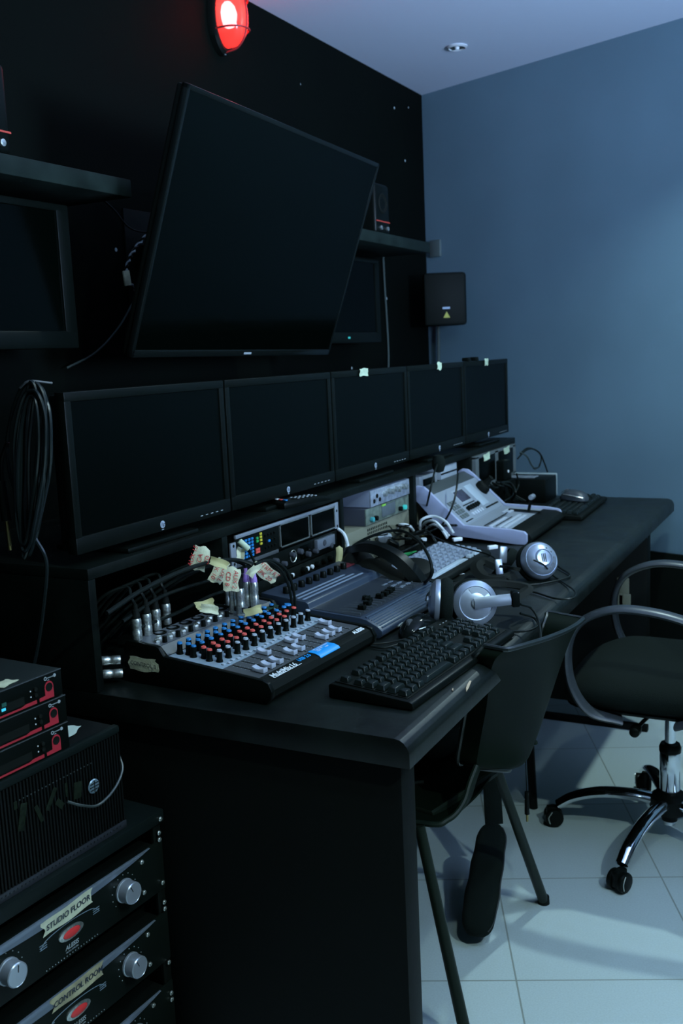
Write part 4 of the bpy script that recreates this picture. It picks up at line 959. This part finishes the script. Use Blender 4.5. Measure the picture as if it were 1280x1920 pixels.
tag(obj('white_plug', B().cyl((0, 0, 0), (.014, .010, .006), .006, n=12, bev=.001), white, None, at(953, 908, .82)), 'white plug tip on the black leads behind the switcher', 'plug')
for i in range(4):
    dc(['black lead bunched behind the switcher, leftmost', 'black lead bunched behind the switcher, second', 'black lead bunched behind the switcher, third', 'black lead bunched behind the switcher, rightmost'][i], [(915 + i * 8, 905), (930 + i * 9, 915 - i * 3), (945 + i * 7, 905 + i * 6), (960, 925 + i * 4), (985 - i * 6, 940)], [.86, .85, .83, .79, .76], .004)

# ------------------------------------------------------------------ amplifier rack at lower left
RZ = R(86.6); RP = Vector((-1.015, 1.237, 0))
def rp(x, y, z): return RP + Vector((.059 * x - .998 * y, .998 * x + .059 * y, z))
rk = thing('equipment_rack', 'black equipment rack with screwed front rails left of the desk end', 'rack', RP, RZ)
rkm = mat('rack_black_metal', (.012, .016, .019), .38, spec=.5, bump=.1, bscale=90)
obj('top_panel', B().box(-.50, .0, -.006, .46, .548, .570, .002), rkm, rk)
obj('side_panel', B().box(-.014, .0, .006, .46, 0, .548, .001), rkm, rk)
obj('side_panel', B().box(-.50, -.486, .006, .46, 0, .548, .001), rkm, rk)
for x0 in (-.0195, -.483): obj('front_rail', B().box(x0, x0 + .018, .003, .010, .0, .548, .0006), plastic_m, rk)
sc_me = B().lathe([(.0042, 0), (.0040, .0016), (.0028, .0026), (.0008, .0022), (0, .0020)], M4((0, 0, 0), R(90)), n=12).mesh('rack_screw'); sc_me.materials.append(nickel)
for z in (.556, .530, .518, .440, .404, .392, .292, .234, .222): obj('rack_screw', sc_me, None, rk, (-.0105, -.0065 if z > .55 else -.001, z))
knm2 = B().lathe([(.0195, 0), (.0195, .003), (.0180, .004), (.0178, .020), (.0165, .0215), (.0160, .0208), (0, .0212)], M4((0, 0, 0), R(90)), n=36).mesh('gain_knob'); knm2.materials.append(silver)
pointer = B().box(-.0004, .0004, -.0218, -.0208, .004, .014).mesh('pointer_line'); pointer.materials.append(rubber)
def amp(label, zc, tapes):
    t = thing('power_amplifier', label, 'amplifier', rp(-.2415, 0, zc - .044), RZ, 'power amplifiers in the rack')
    obj('front_panel', B().box(-.2385, .2385, 0, .004, 0, .0885, .0008), mat('amp_panel', (.010, .013, .013), .4) if 'amp_panel' not in bpy.data.materials else bpy.data.materials['amp_panel'], t)
    obj('chassis', B().box(-.220, .220, .004, .36, .002, .086), plastic_m, t)
    up = [(-.205, .0885)] + [(-.205 + .41 * i / 20, .0900) for i in range(1, 20)] + [(.205, .0885)]
    lo_ = [(.205 - .41 * i / 20, .0885 - .0155 * math.sin(PI * i / 20) ** .8) for i in range(1, 20)]
    obj('silver_swoosh', B().prism([(x, min(z, .0883)) for x, z in up + lo_], -.004, .001, 'y', .0003), mat('swoosh_silver', (.20, .24, .30), .4, metal=.4) if 'swoosh_silver' not in bpy.data.materials else bpy.data.materials['swoosh_silver'], t)
    for x in (-.118 + .024, ): pass
    for x in (-.095, .1415):
        k = obj('gain_knob', knm2, None, t, (x, -.0005, .045), (0, R(-25 if x > 0 else 10), 0)); obj('pointer_line', pointer, None, k)
        b = B()
        for i in range(11):
            a = R(-130 + i * 26); b.cyl((x + .027 * math.sin(a), -.0006, .045 + .027 * math.cos(a)), (x + .027 * math.sin(a), .0, .045 + .027 * math.cos(a)), .0009, n=6)
        obj('dial_marks', b, whiteish, t)
    pr = [(0, 0)]
    obj('button_rim', B().lathe([(.0175, 0), (.0175, .002), (.0125, .003), (.0120, .001), (0, .001)], M4((0, 0, 0), R(90)) @ Matrix.Diagonal((1.42, .58, 1, 1)), n=36), nickel, t, (.0245, 0, .038))
    obj('power_button', B().lathe([(.0118, 0), (.0112, .003), (.006, .0045), (0, .005)], M4((0, 0, 0), R(90)) @ Matrix.Diagonal((1.48, .62, 1, 1)), n=32), mat('red_button', (.70, .04, .04), .35) if 'red_button' not in bpy.data.materials else bpy.data.materials['red_button'], t, (.0245, 0, .038))
    text('maker_name', 'ALESIS', .0095, whiteish, t, (.0245, -.0004, .0165), (R(90), 0, 0), .0002, .2, bold=.0002)
    text('printed_line', 'MATICA AMPLIFIER', .0030, whiteish, t, (.0245, -.0004, .0095), (R(90), 0, 0), .0002)
    b = B()
    for i in range(19):
        if abs(i - 9) > 2 or 1: b.box(-.0275 + i * .0058 - .0007, -.0275 + i * .0058 + .0007, -.0006, 0, .0035, .0048)
    obj('light_row', b, whiteish, t)
    b = B().tube([(-.035, -.0006, .042), (-.02, -.0006, .0515), (.0245, -.0006, .0555), (.069, -.0006, .0515), (.084, -.0006, .042)], .0006, 6)
    for sx in (-1, 1):
        for q_ in range(3): b.box(.0245 + sx * .054 - .007, .0245 + sx * .054 + .007, -.0008, 0, .040 + q_ * .0035, .0410 + q_ * .0035)
    obj('curved_meter_line', b, mat('meter_blue_grey', (.16, .22, .27), .4) if 'meter_blue_grey' not in bpy.data.materials else bpy.data.materials['meter_blue_grey'], t)
    for z in (.072, .018): obj('panel_screw', sc_me, None, t, (.186, -.0003, z))
    if tapes:
        txt, x, z, w_, ang, m_ = tapes
        o = tapequad('tape_label', 'x', 0, (x, -.0055, z), (R(90), 0, R(0)), w_, .023, m_, None, bend=.0008, seed=len(txt)); o.rotation_euler = (R(90), R(-ang), 0)
        del o['category']; o['label'] = 'masking tape with handwriting ' + txt; o.parent = t
        text('handwriting', txt, .0125, inkb, o, (0, .001, .0016), (0, 0, 0), .0001, .15, bold=.0002)
tape2 = mat('greasy_masking_tape', (.36, .33, .20), .6, var=.25, vscale=50)
amp('upper power amplifier in the rack with tape reading STUDIO FLOOR', .471, ('STUDIO FLOOR', .018, .074, .098, 3, mat('ivory_tape', (.55, .56, .40), .7, var=.1, vscale=60)))
amp('middle power amplifier in the rack with tape reading CONTROL ROOM', .341, ('CONTROL ROOM', .024, .078, .104, 1, tape2))
amp('lowest power amplifier in the rack, mostly out of frame', .211, None)

rb = thing('ribbed_computer_case', 'black ribbed computer case lying on the rack with a small round globe badge', 'computer', rp(-.077, .004, .5705), R(86.6))
rbm = mat('ribbed_black', (.004, .005, .006), .5, spec=.25)
obj('case', B().box(-.45, 0, .006, .40, 0, .172, .004), rbm, rb)
p_ = [(-.448, .006)]
n_ = 74
for i in range(n_):
    x = -.444 + i * .006; p_ += [(x, .006), (x + .0008, 0), (x + .0038, 0), (x + .0046, .006)]
p_ += [(-.002, .006), (-.002, .010), (-.448, .010)]
obj('ribbed_front', B().prism(p_, .014, .160, 'z'), rbm, rb)
obj('front_top_edge', B().box(-.45, 0, -.002, .012, .160, .174, .004), rkm, rb)
b = B()
for i in range(60): b.cyl((-.44 + i * .0072, -.002, .008), (-.44 + i * .0072, .001, .008), .0014, n=6)
b.box(-.45, 0, 0, .008, 0, .013, .001)
obj('studded_base', b, mat('stud_chrome', (.04, .045, .055), .35, metal=.4), rb)
g = obj('globe_badge', B().lathe([(0, -.001), (.010, -.001), (.0115, .001), (.010, .0025), (0, .003)], M4((0, 0, 0), R(90)), n=28), mat('badge_blue', (.18, .26, .32), .3, metal=.4), rb, (-.067, -.002, .098))
b = B()
for k_ in (-.005, 0, .005): w_ = math.sqrt(.0098 ** 2 - k_ * k_); b.box(-w_, w_, -.0035, -.0028, k_ - .0006, k_ + .0006)
b.box(-.0006, .0006, -.0036, -.0028, -.0095, .0095)
obj('globe_lines', b, rubber, g)
tn = mat('torn_sticker', (.014, .020, .014), .6, var=.5, vscale=120)
for (x, z, w_, h_, a) in ((-.205, .108, .012, .040, 15), (-.175, .100, .007, .030, -20), (-.150, .112, .008, .034, 35), (-.120, .114, .005, .022, 0), (-.098, .104, .016, .026, 10), (-.215, .130, .006, .012, 0), (-.135, .098, .010, .018, -40)):
    obj('torn_sticker_scrap', B().box(-w_ / 2, w_ / 2, -.0008, 0, -h_ / 2, h_ / 2, .0003), tn, rb, (x, -.0006, z), (0, R(a), 0))
b = B()
for i in range(22): b.box(-.215 + i * .0070, -.2125 + i * .0070, -.0012, 0, .134, .1355)
obj('perforated_slot', b, mat('slot_metal', (.035, .045, .045), .4), rb)
obj('front_lead', B().tube([(-.125, -.006, .098), (-.105, -.014, .085), (-.07, -.012, .070), (-.03, -.008, .078), (.0, .0, .098), (.006, .012, .120)], .0022, 7), mat('dull_lead', (.033, .045, .045), .4), rb)
tapequad('paper_label', 'pale paper label lying on the ribbed computer case beside the red-striped units', 0, rp(-.140, .055, .7460), (0, 0, RZ + R(22)), .052, .030, mat('pale_green_paper', (.55, .64, .55), .7), None, bend=.0008, seed=6, cat='paper label')

for k_, (l_, zz) in enumerate((('lowest of three red-striped half-rack units, resting on the ribbed case', .7455), ('middle of the three red-striped half-rack units', .7875), ('topmost of the three red-striped half-rack units, with blue light', .8295))):
    u = thing('wireless_receiver', l_, 'receiver', rp(-.180 - .004 * (k_ == 2), .006, zz), RZ, 'red-striped units stacked on the ribbed case')
    obj('case', B().box(-.30, 0, .002, .20, 0, .0405, .001), mat('receiver_black', (.014, .019, .021), .5, spec=.6) if 'receiver_black' not in bpy.data.materials else bpy.data.materials['receiver_black'], u)
    obj('front_panel', B().box(-.30, 0, 0, .003, .0005, .040, .0005), plastic, u)
    obj('top_edge_line', B().box(-.30, 0, -.0004, .0008, .0392, .0404), dgrey, u)
    obj('recessed_slot', B().box(-.27, -.072, -.0004, .001, .008, .020), rubber, u)
    obj('red_stripe', B().prism([(-.30, .0025), (-.068, .0025), (-.050, .0025), (-.050, .0075), (-.070, .0075), (-.078, .0052), (-.30, .0052)], -.0006, .001, 'y'), redp, u)
    a = [R(180 - 18 * i) for i in range(11)]
    outer = [(-.0255 + .0082 * math.cos(x), .0200 + .0085 * math.sin(x)) for x in a]
    poly = [(-.045, .0025), (-.045, .0075), (-.0337, .0085)] + outer + [(-.0173, .0025)]
    ro = obj('red_loop_frame', B().prism(poly, -.0006, .001, 'y'), redp, u)
    obj('round_socket', B().lathe([(0, -.0002), (.0064, -.0002), (.0062, .0014), (.0045, .0010), (0, .0009)], M4((0, 0, 0), R(90)), n=24), rubber, ro, (-.0255, 0, .0196))
    for z in (.0235, .0150):
        obj('light_dot', B().cyl((0, -.0004, 0), (0, .0004, 0), .0011, n=8), white, u, (-.060, -.0003, z)); obj('toggle', B().cyl((0, -.003, 0), (0, .0004, 0), .0032, n=12), rubber, u, (-.052, -.0003, z + .001))
    b = B(); b.lathe([(.0028, 0), (.0028, .0006), (.0016, .0006), (.0016, 0)], M4((-.0315, -.0006, .0335), R(90)), n=14)
    for q_ in range(5): b.box(-.0275 + q_ * .0024, -.0262 + q_ * .0024, -.0008, 0, .0325, .0340)
    b.lathe([(0, .0008), (.0026, .0006), (.0026, 0)], M4((-.0135, -.0004, .0338), R(90)), n=14); b.box(-.028, -.024, -.0006, 0, .0297, .0303)
    obj('printed_emblem', b, whiteish, u)
    if k_ == 2:
        obj('blue_light', B().box(-.113, -.106, -.0012, 0, .011, .0150, .0004), mat('cyan_led', (.02, .3, .4), .4, emit=(.05, .55, .8), es=.9), u); obj('green_light', B().box(-.112, -.104, -.0008, 0, .017, .0225), mat('dim_green', (.02, .10, .08), .4), u)
tapequad('paper_label', 'pale paper label on top of the uppermost red-striped unit at the frame edge', 0, at(8, 1281, .8712), (0, 0, RZ + R(15)), .035, .022, tape, None, bend=.0005, seed=8, cat='paper label')

# ------------------------------------------------------------------ black plastic shell chair
PC = thing('plastic_shell_chair', 'black plastic shell chair pushed against the near part of the desk', 'chair', (-.78, 1.84, 0), R(90))
shell_m = mat('dull_black_shell', (.006, .0105, .007), .5, spec=.08, bump=.08, bscale=700)
def W2(o, p): return Matrix.Rotation(-o.rotation_euler.z, 4, 'Z') @ (Vector(p) - Vector(o.location))
Nk = [(900, 1441, .495), (893, 1436, .51), (900, 1390, .56), (912, 1325, .645), (919, 1266, .725), (928, 1237, .765), (948, 1218, .783)]
Fk = [(955, 1444, .478), (984, 1430, .475), (1003, 1392, .495), (1027, 1322, .575), (1052, 1247, .665), (1074, 1190, .73), (1092, 1160, .755)]
Nc = spl([at(*p) for p in Nk], 6); Fc = spl([at(*p) for p in Fk], 6)
out = Vector((.90, -.38, .15))
def tabv(T, v):
    q_ = v * (len(T) - 1); i = min(int(q_), len(T) - 2); return T[i].lerp(T[i + 1], q_ - i)
def back_pt(u, v):
    if u < .12: e = (.12 - u) / .12; return tabv(Nc, v) + Vector((-.042, .008, 0)) * e ** 1.3
    if u > .88: e = (u - .88) / .12; return tabv(Fc, v) + Vector((-.075, .012, .004)) * e ** 1.2 * (.25 + .75 * v)
    w_ = (u - .12) / .76
    return tabv(Nc, v).lerp(tabv(Fc, v), w_) + out * .030 * math.sin(PI * w_) ** .8 * (.5 + .5 * v)
pb_ = lambda u, v: W2(PC, back_pt(u, v))
obj('backrest', B().grid(pb_, 34, 36, .0035), shell_m, PC)
rimm = mat('rim_black', (.016, .020, .024), .33, spec=.6)
rim = [pb_(0, i / 20) for i in range(21)] + [pb_(i / 24, 1) for i in range(1, 24)] + [pb_(1, 1 - i / 20) for i in range(21)]
obj('rolled_rim', B().tube(rim, .0050, 8, 2), rimm, PC)
obj('lower_lip', B().tube([pb_(.12 + .76 * i / 14, 0) for i in range(15)], .0045, 8, 2), rimm, PC)
Ns = spl([at(893, 1436, .51), at(880, 1470, .485), at(871, 1500, .462), at(856, 1524, .447), at(838, 1538, .438), at(811, 1546, .432), Vector((-.78, 1.60, .435)), Vector((-.90, 1.61, .448)), Vector((-.99, 1.64, .435))], 5)
Fs = spl([at(1003, 1392, .495), Vector((-.600, 1.985, .465)), Vector((-.630, 2.01, .450)), Vector((-.67, 2.03, .442)), Vector((-.72, 2.04, .438)), Vector((-.76, 2.045, .436)), Vector((-.82, 2.05, .436)), Vector((-.90, 2.04, .448)), Vector((-.99, 2.01, .435))], 5)
def seat_pt(u, v):
    p = tabv(Ns, v).lerp(tabv(Fs, v), u); p.z -= .022 * math.sin(PI * u) * min(1, v * 3); p.x += .02 * math.sin(PI * u) * (v - .3); return W2(PC, p)
obj('seat', B().grid(seat_pt, 24, 40, .0035, keep=lambda u, v: v > .34 or u < .10 or u > .90), shell_m, PC)
obj('seat_rim', B().tube([seat_pt(0, i / 30) for i in range(31)] + [seat_pt(i / 10, 1) for i in range(1, 10)] + [seat_pt(1, 1 - i / 30) for i in range(31)], .0055, 8, 2), mat('seat_rim_black', (.014, .022, .018), .5), PC)
legm = mat('leg_black_metal', (.020, .026, .022), .35)
for a_, b_ in ((tuple(at(786, 1548, .43)), tuple(at(877, 1960, .006))), ((-.650, 1.900, .430), (-.617, 2.130, .006)), ((-.90, 1.70, .425), (-.98, 1.62, .006)), ((-.90, 1.98, .425), (-.99, 2.10, .006))):
    lg = obj('leg', B().tube([W2(PC, a_), W2(PC, b_)], .0105, 12, 1, r2=.0125), legm, PC)
    pt = W2(PC, b_); obj('foot_cap', B().cyl(pt + Vector((0, 0, -.006)), pt + Vector((0, 0, .012)), .0145, .0135, n=14), rubber, lg)
obj('under_frame', B().tube([W2(PC, (-.70, 1.66, .42)), W2(PC, (-.650, 1.90, .42)), W2(PC, (-.90, 1.98, .42)), W2(PC, (-.90, 1.70, .42))], .010, 8, 1, True), legm, PC)
bg = thing('black_bag', 'soft black bag with zip slumped on the plastic chair seat under the desk', 'bag', (-.79, 1.875, .452), R(66.4))
def bagf(u, v):
    a = u * 2 * PI; q_ = v * PI
    w_ = math.sin(q_) ** .45 if 0 < v < 1 else 0
    return Vector((math.copysign(abs(math.cos(a)) ** .6, math.cos(a)) * .105 * w_, math.copysign(abs(math.sin(a)) ** .6, math.sin(a)) * .065 * w_, .075 - .075 * math.cos(q_) + .006 * math.sin(5 * a + 3 * v)))
obj('bag_body', B().grid(bagf, 32, 16), fabric, bg)
obj('zip', B().tube([(-.112, .0, .03), (-.108, .01, .07), (-.085, .015, .115), (-.04, .02, .148)], .0022, 6), mat('zip_teeth', (.05, .06, .06), .3, metal=.5, var=.8, vscale=400), bg)
pl = Vector((-.74, 1.93, .0)); 
gb_ = thing('padded_strap_bag', 'long black padded bag standing on the floor behind the plastic chair legs', 'bag', (-.700, 1.885, .0), 0)
a_ = Vector((0, 0, .035)); b_ = Vector((-.045, .27, .165)); 
def padf(u, v):
    c_ = a_ + (b_ - a_) * v; ax = (b_ - a_).normalized(); sd = Vector((.90, .10, -.05)); sd = (sd - ax * sd.dot(ax)).normalized(); nn = ax.cross(sd)
    a = u * 2 * PI; e = (1 - abs(2 * v - 1) ** 6) ** .5 if 0 < v < 1 else 0
    k_ = .040 * (1 - .12 * v); return c_ + (sd * math.copysign(abs(math.cos(a)) ** .6, math.cos(a)) * k_ + nn * math.copysign(abs(math.sin(a)) ** .7, math.sin(a)) * .026) * e * (1 + .03 * math.sin(v * 24))
obj('padded_body', B().grid(padf, 24, 40), fabric, gb_)
obj('edge_piping', B().tube([padf(.98, .04 + .92 * i / 12) + Vector((.001, 0, .001)) for i in range(13)], .0016, 6, 2), mat('piping', (.025, .030, .032), .6), gb_)
obj('strap', B().tube([b_, b_ + Vector((-.02, .05, .08)), b_ + Vector((-.03, .10, .25)), b_ + Vector((-.04, .14, .42))], .022, 8, 5, flat=.2, up=(.3, -.9, 0)), fabric, gb_)
hk = thing('hanging_jack_cable', 'thin black cable with brass plug tip hanging below the desk edge', 'cable', tuple(at(988, 1540, .20)))
o_ = Vector(hk.location)
obj('lead', B().tube([o_ * 0 + Vector((0, 0, .07)), Vector((-.002, 0, .2)), Vector((-.004, .0, .50))], .0014, 6), cable_m, hk)
obj('plug_barrel', B().cyl((0, 0, .018), (0, 0, .075), .006, .005, n=12, bev=.001), plastic, hk)
obj('plug_tip', B().cyl((0, 0, 0), (0, 0, .018), .0028, .0032, n=10), gold, hk)
cable('under_desk_cable', 'black cables slung along the chair seat under the desk', [(-.98, 1.66, .47), (-.93, 1.70, .462), (-.86, 1.74, .455), (-.80, 1.70, .452), (-.74, 1.72, .458)], .004)

for (px, py, l_) in ((1158, 1128, 'left pale socket low on the dark panel seen through the armrest'), (1171, 1128, 'right pale socket low on the dark panel seen through the armrest'), (1168, 1098, 'upper pale socket on the dark panel seen through the armrest')):
    tag(obj('power_socket', B().box(-.020, .020, -.008, 0, -.028, .028, .003), olive, None, aty(px, py, 3.27)), l_, 'socket', 'sockets on the far desk panel')

# ------------------------------------------------------------------ office swivel chair
OC = thing('office_swivel_chair', 'black office swivel chair with loop armrests and chrome five-star base', 'chair', (-.396, 2.551, 0), R(90))
def O2(p): return W2(OC, p)
cen = (-.396, 2.551)
base = B(); a0 = math.atan2(2.251 - 2.551, -.466 + .396)
for i in range(5):
    a = a0 - 2 * PI / 5 * i; dx, dy = math.cos(a), math.sin(a)
    P = lambda r_, z: O2((cen[0] + dx * r_, cen[1] + dy * r_, z))
    lg = obj('base_leg', B().tube([P(.03, .112), P(.10, .118), P(.18, .112), (P(.25, .090)), P(.292, .062)], .020, 12, 5, r2=.0165, flat=.8, up=(0, 0, 1)), chrome, OC)
    cs = obj('caster', B().box(-.011, .011, -.020, .020, .012, .056, .006).cyl((-.022, 0, .026), (-.009, 0, .026), .0255, n=20, bev=.004).cyl((.009, 0, .026), (.022, 0, .026), .0255, n=20, bev=.004), plastic, OC, P(.305, 0), (0, 0, a + PI / 2 - OC.rotation_euler.z + (.3 if i % 2 else -.2)))
    for sx in (-1, 1): obj('caster_trim', B().tube([(sx * .0225, -.012, .012), (sx * .0235, -.016, .03), (sx * .0225, -.006, .046)], .0015, 6, 3), nickel, cs)
obj('hub', B().lathe([(0, .060), (.020, .060), (.022, .078), (.045, .085), (.052, .100), (.050, .125), (.036, .136), (.030, .140), (0, .140)]), plastic, OC)
obj('hub_pin', B().cyl((0, 0, .048), (0, 0, .062), .016, n=18, bev=.002), chrome, OC)
obj('gas_column_cover', B().cyl((0, 0, .138), (0, 0, .258), .0265, n=28, bev=.002), chrome, OC)
obj('column_collar', B().lathe([(.0275, .250), (.028, .262), (.024, .272), (0, .272)]), plastic, OC)
obj('gas_piston', B().cyl((0, 0, .26), (0, 0, .395), .0140, n=24), chrome, OC)
obj('tilt_mechanism', B().box(-.06, .06, -.10, .10, .375, .405, .010), plastic, OC)
obj('height_lever', B().tube([(-.05, .02, .385), (-.14, .04, .38), (-.20, .05, .375)], .005, 8).lathe([(0, -.02), (.012, -.015), (.014, 0), (.012, .02), (0, .028)], M4((-.20, .05, .375), 0, R(-90))), plastic, OC)
def seatf(u, v):
    a = u * 2 * PI; q_ = (v - .5) * PI; w_ = math.cos(q_) ** .35 if 0 < v < 1 else 0
    cx, sy = math.cos(a), math.sin(a); e_ = .55
    x = math.copysign(abs(cx) ** e_, cx) * .245 * w_; y = math.copysign(abs(sy) ** e_, sy) * .235 * w_ + .015
    z = .455 + .050 * math.sin(q_) - max(0, y - .14) * .20
    if v > .5: z -= .010 * (1 - min(1, (x * x + y * y) / .05))
    return Vector((x, y, z))
obj('seat_cushion', B().grid(seatf, 48, 20), fabric, OC)
obj('seat_shell', B().grid(lambda u, v: seatf(u, v * .35) * 1.01 + Vector((0, 0, -.008)), 48, 8), plastic_m, OC)
def backf(u, v):
    a = u * 2 * PI; q_ = (v - .5) * PI; w_ = math.cos(q_) ** .4 if 0 < v < 1 else 0
    cx, sz = math.cos(a), math.sin(a)
    x = math.copysign(abs(cx) ** .55, cx) * .215 * w_; z = math.copysign(abs(sz) ** .55, sz) * .25 * w_
    return Vector((x, -.265 - z * .16 + .035 * math.sin(q_) + .9 * x * x, .80 + z))
obj('backrest', B().grid(backf, 40, 14), fabric, OC)
obj('back_bar', B().tube([(0, -.08, .385), (0, -.22, .385), (0, -.285, .43), (0, -.295, .60)], .025, 10, 5, flat=.35, up=(0, 1, .2)), plastic, OC)
armm = mat('armrest_plastic', (.030, .036, .042), .36)
for sx in (-1, 1):
    x = sx * .262
    pts = [(x * .86, .08, .405), (x * .97, .150, .430), (x * 1.0, .192, .500), (x * 1.0, .198, .590), (x * 1.0, .165, .655), (x * 1.0, .09, .690), (x * 1.0, .0, .690), (x * 1.0, -.09, .670), (x * 1.0, -.18, .635), (x * 1.0, -.235, .580), (x * .98, -.225, .510), (x * .94, -.14, .450), (x * .88, -.05, .410)]
    obj('armrest_loop', B().tube(pts, .0095, 12, 6, flat=2.5, up=(1, 0, 0)), armm, OC)
